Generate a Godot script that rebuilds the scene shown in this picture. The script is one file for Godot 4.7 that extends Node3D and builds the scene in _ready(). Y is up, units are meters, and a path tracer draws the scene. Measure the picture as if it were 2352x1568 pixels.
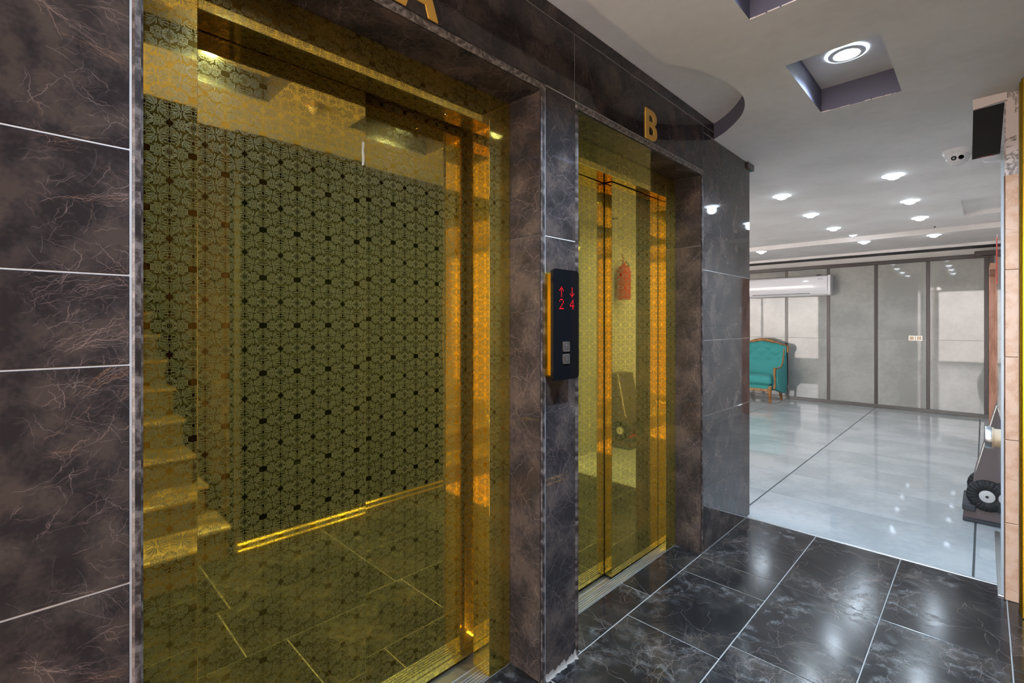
extends Node3D
# A lift lobby with two gold mirrored lift doors, opening on a white tiled hall.
# x runs along the lift wall, away from the camera; the lift wall is z = 0; y is up; metres.

const CEIL := 2.36
const FAR := 9.15
const OPP := 1.32
const EYE := Vector3(0.0, 1.285, 1.125)
var M := {}
var rng := RandomNumberGenerator.new()

# ------------------------------------------------------------------ mesh helper
class MB:
	var v := PackedVector3Array()
	var n := PackedVector3Array()
	var t := PackedVector2Array()
	var ix := PackedInt32Array()
	var off := Vector2.ZERO
	func uvof(p: Vector3, m: Vector3) -> Vector2:
		var a := m.abs()
		if a.x >= a.y and a.x >= a.z: return Vector2(p.z, -p.y) + off
		if a.y >= a.z: return Vector2(p.x, p.z) + off
		return Vector2(p.x, -p.y) + off
	func tri(a: Vector3, b: Vector3, c: Vector3, m: Vector3) -> void:
		var k := v.size()
		for p in [a, b, c]:
			v.append(p); n.append(m); t.append(uvof(p, m))
		if (b - a).cross(c - a).dot(m) > 0.0: ix.append_array([k, k + 2, k + 1])
		else: ix.append_array([k, k + 1, k + 2])
	func quad(a: Vector3, b: Vector3, c: Vector3, d: Vector3, m: Vector3) -> void:
		var k := v.size()
		for p in [a, b, c, d]:
			v.append(p); n.append(m); t.append(uvof(p, m))
		if (b - a).cross(c - a).dot(m) > 0.0: ix.append_array([k, k + 2, k + 1, k, k + 3, k + 2])
		else: ix.append_array([k, k + 1, k + 2, k, k + 2, k + 3])
	func fv(lo: Vector3, hi: Vector3, bev: float, i: int, s: Array) -> Vector3:
		var p := Vector3.ZERO
		for k in 3:
			var e: float = hi[k] if s[k] > 0 else lo[k]
			p[k] = e if k == i else e - s[k] * bev
		return p
	func box(lo: Vector3, hi: Vector3, bev := 0.0) -> MB:
		var bv: float = minf(bev, 0.49 * minf(hi.x - lo.x, minf(hi.y - lo.y, hi.z - lo.z)))
		for i in 3:
			var j := (i + 1) % 3
			var k := (i + 2) % 3
			for si in [-1, 1]:
				var c := []
				for o in [[-1, -1], [1, -1], [1, 1], [-1, 1]]:
					var s := [0, 0, 0]
					s[i] = si; s[j] = o[0]; s[k] = o[1]
					c.append(fv(lo, hi, bv, i, s))
				var m := Vector3.ZERO
				m[i] = si
				quad(c[0], c[1], c[2], c[3], m)
				if bv > 0.0:
					for sj in [-1, 1]:
						var s0 := [0, 0, 0]
						s0[i] = si; s0[j] = sj; s0[k] = -1
						var s1 := s0.duplicate()
						s1[k] = 1
						var me := Vector3.ZERO
						me[i] = si; me[j] = sj
						quad(fv(lo, hi, bv, i, s0), fv(lo, hi, bv, i, s1), fv(lo, hi, bv, j, s1), fv(lo, hi, bv, j, s0), me.normalized())
		if bv > 0.0:
			for sx in [-1, 1]:
				for sy in [-1, 1]:
					for sz in [-1, 1]:
						var s := [sx, sy, sz]
						tri(fv(lo, hi, bv, 0, s), fv(lo, hi, bv, 1, s), fv(lo, hi, bv, 2, s), Vector3(sx, sy, sz).normalized())
		return self
	# indexed smooth surface; turned so that normals point away from its middle, or along hint
	func smooth(p: PackedVector3Array, tr: PackedInt32Array, hint := Vector3.ZERO) -> MB:
		var nn := PackedVector3Array()
		nn.resize(p.size())
		var mid := Vector3.ZERO
		for q in p: mid += q
		mid /= p.size()
		var way := 0.0
		for i in range(0, tr.size(), 3):
			var a := p[tr[i]]
			var m := (p[tr[i + 2]] - a).cross(p[tr[i + 1]] - a)
			for k in 3: nn[tr[i + k]] += m
			way += m.dot(hint) if hint != Vector3.ZERO else m.dot((a + p[tr[i + 1]] + p[tr[i + 2]]) / 3.0 - mid)
		var k0 := v.size()
		for i in p.size():
			var m := nn[i].normalized() * (1.0 if way >= 0.0 else -1.0)
			v.append(p[i]); n.append(m); t.append(uvof(p[i], m))
		for i in range(0, tr.size(), 3):
			if way >= 0.0: ix.append_array([k0 + tr[i], k0 + tr[i + 1], k0 + tr[i + 2]])
			else: ix.append_array([k0 + tr[i], k0 + tr[i + 2], k0 + tr[i + 1]])
		return self
	func grid(nu: int, nv: int, f: Callable, wrap_u := false, hint := Vector3.ZERO) -> MB:
		var p := PackedVector3Array()
		var tr := PackedInt32Array()
		var cu := nu if wrap_u else nu + 1
		for j in nv + 1:
			for i in cu:
				p.append(f.call(float(i) / nu, float(j) / nv))
		for j in nv:
			for i in nu:
				var a := j * cu + i
				var b := j * cu + (i + 1) % cu
				tr.append_array([a, b, b + cu, a, b + cu, a + cu])
		return smooth(p, tr, hint)
	# profile of (radius, height); axis is the column "up" of b
	func lathe(prof: Array, seg := 24, o := Vector3.ZERO, b := Basis.IDENTITY) -> MB:
		var start := 0
		for i in range(1, prof.size() + 1):
			if i == prof.size() or prof[i] == prof[i - 1]:   # a repeated point makes a hard edge
				var part := prof.slice(start, i)
				start = i
				if part.size() < 2: continue
				var d: Vector2 = part[-1] - part[0]
				var k := v.size()
				grid(seg, part.size() - 1, func(u, w):
					var q: Vector2 = part[int(round(w * (part.size() - 1)))]
					return o + b * Vector3(cos(u * TAU) * q.x, q.y, sin(u * TAU) * q.x), true, Vector3.ZERO)
				# flat rings: give them the side they face
				if absf(d.y) < 1e-5:
					var up: Vector3 = b * Vector3.UP
					var mid_y := 0.0
					for q in prof: mid_y += q.y
					mid_y /= prof.size()
					var m := up if part[0].y >= mid_y else -up
					for q in range(k, v.size()): n[q] = m
		return self
	func tube(path: Array, rad, seg := 10, caps := true) -> MB:
		var p := PackedVector3Array()
		var tr := PackedInt32Array()
		var side := Vector3.ZERO
		var m := path.size()
		for i in m:
			var d: Vector3 = (path[mini(i + 1, m - 1)] - path[maxi(i - 1, 0)]).normalized()
			if side == Vector3.ZERO: side = d.cross(Vector3.UP if absf(d.y) < 0.9 else Vector3.RIGHT).normalized()
			side = (side - d * side.dot(d)).normalized()
			var up := side.cross(d)
			var r: float = rad if rad is float else rad[i]
			for k in seg:
				var a := TAU * k / seg
				p.append(path[i] + (side * cos(a) + up * sin(a)) * r)
		for i in m - 1:
			for k in seg:
				var a := i * seg + k
				var b := i * seg + (k + 1) % seg
				tr.append_array([a, b, b + seg, a, b + seg, a + seg])
		if caps:
			p.append(path[0]); p.append(path[m - 1])
			for k in seg:
				tr.append_array([m * seg, (k + 1) % seg, k])
				tr.append_array([m * seg + 1, (m - 1) * seg + k, (m - 1) * seg + (k + 1) % seg])
		var k0 := v.size()
		smooth(p, tr)
		# outward by construction
		for i in m:
			for k in seg:
				var q := k0 + i * seg + k
				if n[q].dot(v[q] - path[i]) < 0.0: n[q] = -n[q]
		return self
	# flat polygon in (u, w), from a to b along the third direction
	func prism(poly: PackedVector2Array, o: Vector3, u: Vector3, w: Vector3, depth: Vector3, soft := false) -> MB:
		var tr := Geometry2D.triangulate_polygon(poly)
		var area := 0.0
		var m := poly.size()
		for i in m: area += poly[i].cross(poly[(i + 1) % m])
		var dn := depth.normalized()
		for e in [0.0, 1.0]:
			for i in range(0, tr.size(), 3):
				var c := []
				for k in 3: c.append(o + u * poly[tr[i + k]].x + w * poly[tr[i + k]].y + depth * e)
				tri(c[0], c[1], c[2], dn if e > 0.5 else -dn)
		for i in m:
			var a := poly[i]
			var b := poly[(i + 1) % m]
			var d := (b - a).normalized()
			var out := Vector2(d.y, -d.x) * (1.0 if area > 0.0 else -1.0)
			var pa := o + u * a.x + w * a.y
			var pb := o + u * b.x + w * b.y
			var k := v.size()
			quad(pa, pb, pb + depth, pa + depth, u * out.x + w * out.y)
			if soft:
				var pd := (a - poly[(i + m - 1) % m]).normalized()
				var nd := (poly[(i + 2) % m] - b).normalized()
				var sg := 1.0 if area > 0.0 else -1.0
				var oa := (out + Vector2(pd.y, -pd.x) * sg).normalized()
				var ob := (out + Vector2(nd.y, -nd.x) * sg).normalized()
				if oa.dot(out) > 0.8:
					n[k] = u * oa.x + w * oa.y; n[k + 3] = n[k]
				if ob.dot(out) > 0.8:
					n[k + 1] = u * ob.x + w * ob.y; n[k + 2] = n[k + 1]
		return self
	# box with round edges
	func rbox(lo: Vector3, hi: Vector3, r: float, bulge := Vector3.ZERO) -> MB:
		var mid := (lo + hi) * 0.5
		for i in 3:
			var j := (i + 1) % 3
			var k := (i + 2) % 3
			for s in [-1.0, 1.0]:
				var axis := Vector3.ZERO
				axis[i] = s
				grid(12, 12, func(a, b):
					var p := Vector3.ZERO
					p[i] = hi[i] if s > 0.0 else lo[i]
					for c in [[j, a], [k, b]]:
						var e: float = c[1]
						var size: float = hi[c[0]] - lo[c[0]]
						var x := 0.0
						if e < 0.34: x = r * (1.0 - tan((1.0 - e / 0.3333) * PI / 4.0)) if e < 0.3333 else r
						elif e > 0.66: x = size - r * (1.0 - tan((e - 0.6667) / 0.3333 * PI / 4.0)) if e > 0.6667 else size - r
						else: x = lerpf(r, size - r, (e - 0.3333) / 0.3334)
						p[c[0]] = lo[c[0]] + x
					var q := p.clamp(lo + Vector3.ONE * r, hi - Vector3.ONE * r)
					var out := q + (p - q).normalized() * r
					var h := (out - mid) / ((hi - lo) * 0.5)
					var swell := Vector3((1.0 - h.y * h.y) * (1.0 - h.z * h.z) * h.x * bulge.x, (1.0 - h.x * h.x) * (1.0 - h.z * h.z) * h.y * bulge.y, (1.0 - h.x * h.x) * (1.0 - h.y * h.y) * h.z * bulge.z)
					return out + swell, false, axis)
		return self
	func mesh(mat: Material = null) -> ArrayMesh:
		var a := []
		a.resize(Mesh.ARRAY_MAX)
		a[Mesh.ARRAY_VERTEX] = v
		a[Mesh.ARRAY_NORMAL] = n
		a[Mesh.ARRAY_TEX_UV] = t
		a[Mesh.ARRAY_INDEX] = ix
		var m := ArrayMesh.new()
		m.add_surface_from_arrays(Mesh.PRIMITIVE_TRIANGLES, a)
		if mat: m.surface_set_material(0, mat)
		return m

func mb(off := Vector2.ZERO) -> MB:
	var b := MB.new()
	b.off = off
	return b
func V(x: float, y: float, z: float) -> Vector3: return Vector3(x, y, z)
func part(parent: Node, called: String, b: MB, mat: Material, at := Vector3.ZERO) -> MeshInstance3D:
	var o := MeshInstance3D.new()
	o.mesh = b.mesh(mat)
	o.name = called
	o.position = at
	o.cast_shadow = GeometryInstance3D.SHADOW_CASTING_SETTING_ON
	parent.add_child(o, true)
	return o
var used := {}
func numbered(called: String) -> String:
	var k: int = used.get(called, -1) + 1
	used[called] = k
	return called if k == 0 else "%s_%03d" % [called, k]
func thing(called: String, label: String, category: String, at := Vector3.ZERO, group := "") -> Node3D:
	var o := Node3D.new()
	o.name = numbered(called)
	add_child(o)
	o.position = at
	o.set_meta("label", label)
	o.set_meta("category", category)
	if group != "": o.set_meta("group", group)
	return o
func setting(called: String, label := "") -> Node3D:
	var o := Node3D.new()
	o.name = called
	add_child(o)
	o.set_meta("kind", "structure")
	if label != "": o.set_meta("label", label)
	return o
func named(o: Node, label: String) -> Node:
	o.set_meta("label", label)
	return o

# ------------------------------------------------------------------ materials
func lin(r: float, g: float, b: float) -> Color: return Color(r, g, b).linear_to_srgb()
func mat(c: Color, rough := 0.5, metal := 0.0) -> StandardMaterial3D:
	var m := StandardMaterial3D.new()
	m.albedo_color = c
	m.roughness = rough
	m.metallic = metal
	return m
func glow(c: Color, e: float) -> StandardMaterial3D:
	var m := mat(Color(0.9, 0.9, 0.9), 0.4)
	m.emission_enabled = true
	m.emission = c
	m.emission_energy_multiplier = e
	return m
func noise_bytes(w: int, h: int, freq: float, seed_: int, oct := 4, warp := 0.0) -> PackedByteArray:
	var f := FastNoiseLite.new()
	f.seed = seed_
	f.frequency = freq
	f.fractal_octaves = oct
	f.noise_type = FastNoiseLite.TYPE_SIMPLEX_SMOOTH
	if warp > 0.0:
		f.domain_warp_enabled = true
		f.domain_warp_amplitude = warp
		f.domain_warp_frequency = freq * 0.7
	var im := f.get_seamless_image(w, h)
	im.convert(Image.FORMAT_L8)
	return im.get_data()
func tex(buf: PackedByteArray, w: int, h: int, fmt := Image.FORMAT_RGB8) -> ImageTexture:
	var im := Image.create_from_data(w, h, false, fmt, buf)
	return ImageTexture.create_from_image(im)
# a marble ground: two noises through a colour table
func ground(w: int, h: int, s: int, dark: Color, mid: Color, pale: Color, freq := 0.004) -> PackedByteArray:
	var a := noise_bytes(w, h, freq, s, 5, 40.0)
	var b := noise_bytes(w, h, freq * 9.0, s + 7, 3)
	var lr := PackedByteArray(); var lg := PackedByteArray(); var lb := PackedByteArray()
	lr.resize(512); lg.resize(512); lb.resize(512)
	for i in 512:
		var e := clampf((i / 511.0 - 0.5) * 2.6 + 0.5, 0.0, 1.0)
		var c := dark.lerp(mid, minf(e * 2.0, 1.0)).lerp(pale, maxf(e * 2.0 - 1.0, 0.0))
		lr[i] = int(c.r * 255.0); lg[i] = int(c.g * 255.0); lb[i] = int(c.b * 255.0)
	var o := PackedByteArray()
	o.resize(w * h * 3)
	var k := 0
	for i in w * h:
		var q := a[i] + ((a[i] + b[i]) >> 1)
		o[k] = lr[q]; o[k + 1] = lg[q]; o[k + 2] = lb[q]
		k += 3
	return o
# one thin vein: a wandering line laid over the ground
func vein(o: PackedByteArray, w: int, h: int, x: float, y: float, ang: float, length: int, c: Color, al: float, wander: float, fork := 0.0) -> void:
	var cr := c.r * 255.0; var cg := c.g * 255.0; var cb := c.b * 255.0
	var base := ang
	var drift := 0.0
	var left := 0
	for s in length:
		left -= 1
		if left <= 0:   # short straight runs between kinks
			left = rng.randi_range(2, 8)
			drift = drift * 0.97 + rng.randfn() * wander
			ang = base + drift + rng.randfn() * 0.42
		x += cos(ang); y += sin(ang)
		var fade := al * (0.35 + 0.65 * absf(sin(s * 0.021 + base * 9.0)))
		if s < 10: fade *= s / 10.0
		if length - s < 14: fade *= (length - s) / 14.0
		var fx := floorf(x); var fy := floorf(y)
		var ax := x - fx; var ay := y - fy
		for q in 4:
			var dx := q & 1; var dy := q >> 1
			var wt := fade * (ax if dx else 1.0 - ax) * (ay if dy else 1.0 - ay)
			var k := (posmod(int(fy) + dy, h) * w + posmod(int(fx) + dx, w)) * 3
			o[k] = int(o[k] + (cr - o[k]) * wt)
			o[k + 1] = int(o[k + 1] + (cg - o[k + 1]) * wt)
			o[k + 2] = int(o[k + 2] + (cb - o[k + 2]) * wt)
		if fork > 0.0 and rng.randf() < fork and length - s > 30:
			vein(o, w, h, x, y, ang + rng.randf_range(0.4, 1.0) * (1 if rng.randf() < 0.5 else -1), int((length - s) * 0.5), c, al * 0.8, wander, fork * 0.4)
func scratch(o: PackedByteArray, w: int, h: int, x: float, y: float, ang: float, length: int) -> void:
	var bend := rng.randfn() * 0.006
	var al := rng.randf_range(0.15, 0.45)
	for s in length:
		ang += bend
		x += cos(ang); y += sin(ang)
		var k := (posmod(int(y), h) * w + posmod(int(x), w)) * 3
		for c in 3: o[k + c] = int(o[k + c] + (150.0 - o[k + c]) * al)
# a bundle of strands that run together
func bundle(o: PackedByteArray, w: int, h: int, x: float, y: float, ang: float, length: int, strands: int, spread: float, c: Color, al: float) -> void:
	for s in strands:
		var d := rng.randfn() * spread
		var a := rng.randf_range(-0.2, 0.4) * length
		vein(o, w, h, x - sin(ang) * d + cos(ang) * a, y + cos(ang) * d + sin(ang) * a, ang + rng.randfn() * 0.12, int(length * rng.randf_range(0.2, 0.8)), c.lerp(Color(0.72, 0.62, 0.56), rng.randf() * 0.6), al * rng.randf_range(0.25, 1.0), 0.05, 0.006)
func marble(w: int, h: int, s: int, long: int, bundles: int, specks: int, dark: Color, mid: Color, pale: Color) -> PackedByteArray:
	rng.seed = s
	var o := ground(w, h, s, dark, mid, pale)
	for i in bundles:
		bundle(o, w, h, rng.randf() * w, rng.randf() * h, rng.randf_range(-0.9, 0.9) + (PI / 2.0 if rng.randf() < 0.35 else 0.0), rng.randi_range(120, 380), rng.randi_range(4, 14), rng.randf_range(5.0, 22.0), Color(0.52, 0.38, 0.29), rng.randf_range(0.3, 0.7))
	for i in long:
		vein(o, w, h, rng.randf() * w, rng.randf() * h, rng.randf() * TAU, rng.randi_range(60, 420), Color(0.66, 0.56, 0.52), rng.randf_range(0.3, 1.0), 0.16, 0.009)
	for i in specks:
		vein(o, w, h, rng.randf() * w, rng.randf() * h, rng.randf() * TAU, rng.randi_range(2, 16), Color(0.75, 0.7, 0.68), rng.randf_range(0.15, 0.6), 0.12)
	return o
func stone(t: Texture2D, span: Vector2, rough: float) -> StandardMaterial3D:
	var m := mat(Color.WHITE, rough)
	m.albedo_texture = t
	m.uv1_scale = Vector3(1.0 / span.x, 1.0 / span.y, 1.0)
	m.texture_filter = BaseMaterial3D.TEXTURE_FILTER_LINEAR_WITH_MIPMAPS_ANISOTROPIC
	m.metallic_specular = 0.42
	return m

# the etched ornament: a quarter of the repeat is drawn in strokes and mirrored
const QW := 192
const QH := 272
var etch := PackedFloat32Array()
func dab(p: Vector2, r: float) -> void:
	for y in range(maxi(int(p.y - r - 1.0), 0), mini(int(p.y + r + 2.0), QH)):
		for x in range(maxi(int(p.x - r - 1.0), 0), mini(int(p.x + r + 2.0), QW)):
			var a := clampf(r + 0.5 - Vector2(x, y).distance_to(p), 0.0, 1.0)
			if a > etch[y * QW + x]: etch[y * QW + x] = a
func stroke(pts: Array, r := 0.75) -> void:
	for i in pts.size() - 1:
		var a: Vector2 = pts[i] * Vector2(QW, QH)
		var b: Vector2 = pts[i + 1] * Vector2(QW, QH)
		var m := int(a.distance_to(b) / 1.2) + 1
		for k in m + 1: dab(a.lerp(b, float(k) / m), r)
func bez(a: Vector2, b: Vector2, c: Vector2, m := 10) -> Array:
	var o := []
	for i in m + 1:
		var e := float(i) / m
		o.append(a.lerp(b, e).lerp(b.lerp(c, e), e))
	return o
func leaf(a: Vector2, b: Vector2, wide: float, bow := 0.0) -> void:
	var d := b - a
	var s := Vector2(-d.y, d.x)
	stroke(bez(a, a.lerp(b, 0.45) + s * (wide + bow), b))
	stroke(bez(a, a.lerp(b, 0.45) + s * (bow - wide), b))
func ring(c: Vector2, rx: float, ry: float, from := 0.0, to := TAU) -> void:
	var o := []
	for i in 25: o.append(c + Vector2(cos(lerpf(from, to, i / 24.0)) * rx, sin(lerpf(from, to, i / 24.0)) * ry))
	stroke(o)
# a gap in the etching, where the sheet stays a mirror; its rim is drawn
func gap(pts: Array, rim := true) -> void:
	var poly := PackedVector2Array()
	for p in pts: poly.append(p * Vector2(QW, QH))
	var lo := poly[0]
	var hi := poly[0]
	for p in poly:
		lo = lo.min(p); hi = hi.max(p)
	for y in range(maxi(int(lo.y), 0), mini(int(hi.y) + 2, QH)):
		for x in range(maxi(int(lo.x), 0), mini(int(hi.x) + 2, QW)):
			if Geometry2D.is_point_in_polygon(Vector2(x, y), poly): etch[y * QW + x] = 0.0
	if rim: stroke(pts + [pts[0]])
func blob(c: Vector2, rx: float, ry: float) -> void:
	var o := []
	for i in 20: o.append(c + Vector2(cos(TAU * i / 20.0) * rx, sin(TAU * i / 20.0) * ry))
	gap(o)
func ornament(sheet: Color, line: Color) -> ImageTexture:
	etch.resize(QW * QH)
	etch.fill(0.045)
	var k := float(QW) / QH
	# corners of the quarter: tablet (0,0), ring (1,0), ring (0,1), star (1,1)
	# acanthus leaves that fan out from the middle, each with an inner line
	for e in [[Vector2(0.42, 0.5), Vector2(0.08, 0.29), 0.17, 0.2], [Vector2(0.42, 0.52), Vector2(0.07, 0.44), 0.14, 0.14], [Vector2(0.42, 0.54), Vector2(0.08, 0.66), 0.15, -0.2], [Vector2(0.44, 0.56), Vector2(0.2, 0.76), 0.17, -0.18], [Vector2(0.44, 0.46), Vector2(0.24, 0.22), 0.16, 0.22], [Vector2(0.47, 0.45), Vector2(0.44, 0.24), 0.16, 0.1],
		[Vector2(0.58, 0.5), Vector2(0.93, 0.68), 0.15, 0.2], [Vector2(0.58, 0.48), Vector2(0.92, 0.54), 0.13, -0.14], [Vector2(0.58, 0.46), Vector2(0.9, 0.31), 0.15, -0.2], [Vector2(0.56, 0.55), Vector2(0.76, 0.76), 0.17, 0.2], [Vector2(0.56, 0.44), Vector2(0.74, 0.24), 0.16, -0.2], [Vector2(0.53, 0.56), Vector2(0.54, 0.77), 0.16, 0.1],
		[Vector2(0.3, 0.4), Vector2(0.05, 0.36), 0.1, 0.1], [Vector2(0.3, 0.6), Vector2(0.06, 0.55), 0.1, 0.1], [Vector2(0.7, 0.4), Vector2(0.94, 0.42), 0.1, 0.1], [Vector2(0.7, 0.6), Vector2(0.95, 0.6), 0.1, -0.1]]:
		leaf(e[0], e[1], e[2], e[3])
		leaf(e[0].lerp(e[1], 0.2), e[0].lerp(e[1], 0.82), e[2] * 0.4, e[3])
	# rosettes between tablet and ring, medallions between ring and star
	for e in [[Vector2(0.53, 0.0), 0.27], [Vector2(0.5, 1.0), 0.28]]:
		var c: Vector2 = e[0]
		var sy := 1.0 if c.y < 0.5 else -1.0
		ring(c, 0.05, 0.05 * k)
		ring(c, e[1] + 0.02, (e[1] + 0.02) * k)
		for i in 7:
			var d := Vector2(cos(PI * i / 6.0), sin(PI * i / 6.0) * sy * k)
			leaf(c + d * 0.07, c + d * e[1], 0.3)
		for i in 6:
			var q := PI * (i + 0.5) / 6.0
			ring(c + Vector2(cos(q), sin(q) * sy * k) * 0.22, 0.045, 0.045 * k)
	# buds beside the two upright axes
	for e in [Vector2(0.13, 0.19), Vector2(0.86, 0.8), Vector2(0.12, 0.83), Vector2(0.88, 0.17), Vector2(0.2, 0.9), Vector2(0.8, 0.1)]:
		ring(e, 0.085, 0.042); ring(e, 0.035, 0.02)
		stroke(bez(e + Vector2(0.0, 0.04), e + Vector2(0.1, 0.06), e + Vector2(0.16, 0.02)))
	for e in [[0.02, 0.27, 0.3, 0.36], [0.98, 0.73, 0.7, 0.64], [0.3, 0.86, 0.05, 0.72], [0.72, 0.13, 0.95, 0.26], [0.34, 0.16, 0.2, 0.34], [0.68, 0.86, 0.82, 0.62]]:
		stroke(bez(Vector2(e[0], e[1]), Vector2(e[2], e[1]), Vector2(e[2], e[3])))
	# the gaps: tablet, star, ovals, bolts, arrowheads and the curling spaces between the leaves
	gap([Vector2(-0.1, -0.1), Vector2(0.235, -0.1), Vector2(0.235, 0.085), Vector2(0.19, 0.115), Vector2(0.06, 0.115), Vector2(0.03, 0.145), Vector2(-0.1, 0.145)])
	gap([Vector2(0.72, 1.1), Vector2(0.74, 0.99), Vector2(0.86, 0.965), Vector2(0.8, 0.9), Vector2(0.93, 0.915), Vector2(0.96, 0.82), Vector2(1.1, 0.82), Vector2(1.1, 1.1)])
	for c in [Vector2(1, 0), Vector2(0, 1)]:
		blob(c, 0.13, 0.13 * k)
		ring(c, 0.06, 0.06 * k)
		var sx := -1.0 if c.x > 0.5 else 1.0
		var sy := -1.0 if c.y > 0.5 else 1.0
		gap([c + Vector2(sx * 0.15, sy * -0.02), c + Vector2(sx * 0.26, sy * -0.05), c + Vector2(sx * 0.26, sy * 0.045), c + Vector2(sx * 0.15, sy * 0.012)])
		gap([c + Vector2(-0.02 * sx, sy * 0.11), c + Vector2(sx * 0.09, sy * 0.175), c + Vector2(-0.02 * sx, sy * 0.185)])
	blob(Vector2(1.0, 0.36), 0.075, 0.07); blob(Vector2(1.0, 0.475), 0.085, 0.06); blob(Vector2(1.0, 0.68), 0.045, 0.1)
	blob(Vector2(0.0, 0.46), 0.075, 0.085); blob(Vector2(0.0, 0.61), 0.05, 0.045)
	gap([Vector2(0.37, 0.56), Vector2(0.44, 0.42), Vector2(0.5, 0.49), Vector2(0.62, 0.43), Vector2(0.55, 0.58), Vector2(0.49, 0.51)])
	for e in [[0.3, 0.135, 1, 1], [0.73, 0.15, -1, 1], [0.28, 0.855, 1, -1], [0.74, 0.85, -1, -1], [0.52, 0.22, 1, 1], [0.5, 0.8, 1, -1], [0.2, 0.6, 1, 1], [0.82, 0.37, -1, 1]]:
		var c := Vector2(e[0], e[1])
		var m := Vector2(e[2], e[3])
		gap([c + Vector2(-0.09, 0.01) * m, c + Vector2(-0.02, -0.012) * m, c + Vector2(0.08, -0.03) * m, c + Vector2(0.05, 0.012) * m, c + Vector2(0.06, 0.045) * m, c + Vector2(0.0, 0.02) * m, c + Vector2(-0.05, 0.04) * m], false)
	var w := QW * 2
	var h := QH * 2
	var o := PackedByteArray()
	o.resize(w * h * 2)
	for y in h:
		var sy := y if y < QH else h - 1 - y
		for x in w:
			var sx := x if x < QW else w - 1 - x
			var e := etch[sy * QW + sx]
			if e > 0.1: e = clampf((e - 0.05) * 2.2, 0.0, 1.0)
			o[y * w + x] = int(8.0 + maxf(e - 0.12, 0.0) * 130.0)
			o[w * h + y * w + x] = int(255.0 - e * 250.0)
	M.etch_rough = tex(o.slice(0, w * h), w, h, Image.FORMAT_L8)
	M.etch_metal = tex(o.slice(w * h, 2 * w * h), w, h, Image.FORMAT_L8)
	var c := PackedByteArray()
	c.resize(w * h * 3)
	for i in w * h:
		var q := line.lerp(sheet, o[w * h + i] / 255.0)
		c[i * 3] = int(q.r * 255.0); c[i * 3 + 1] = int(q.g * 255.0); c[i * 3 + 2] = int(q.b * 255.0)
	return tex(c, w, h)

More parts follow.
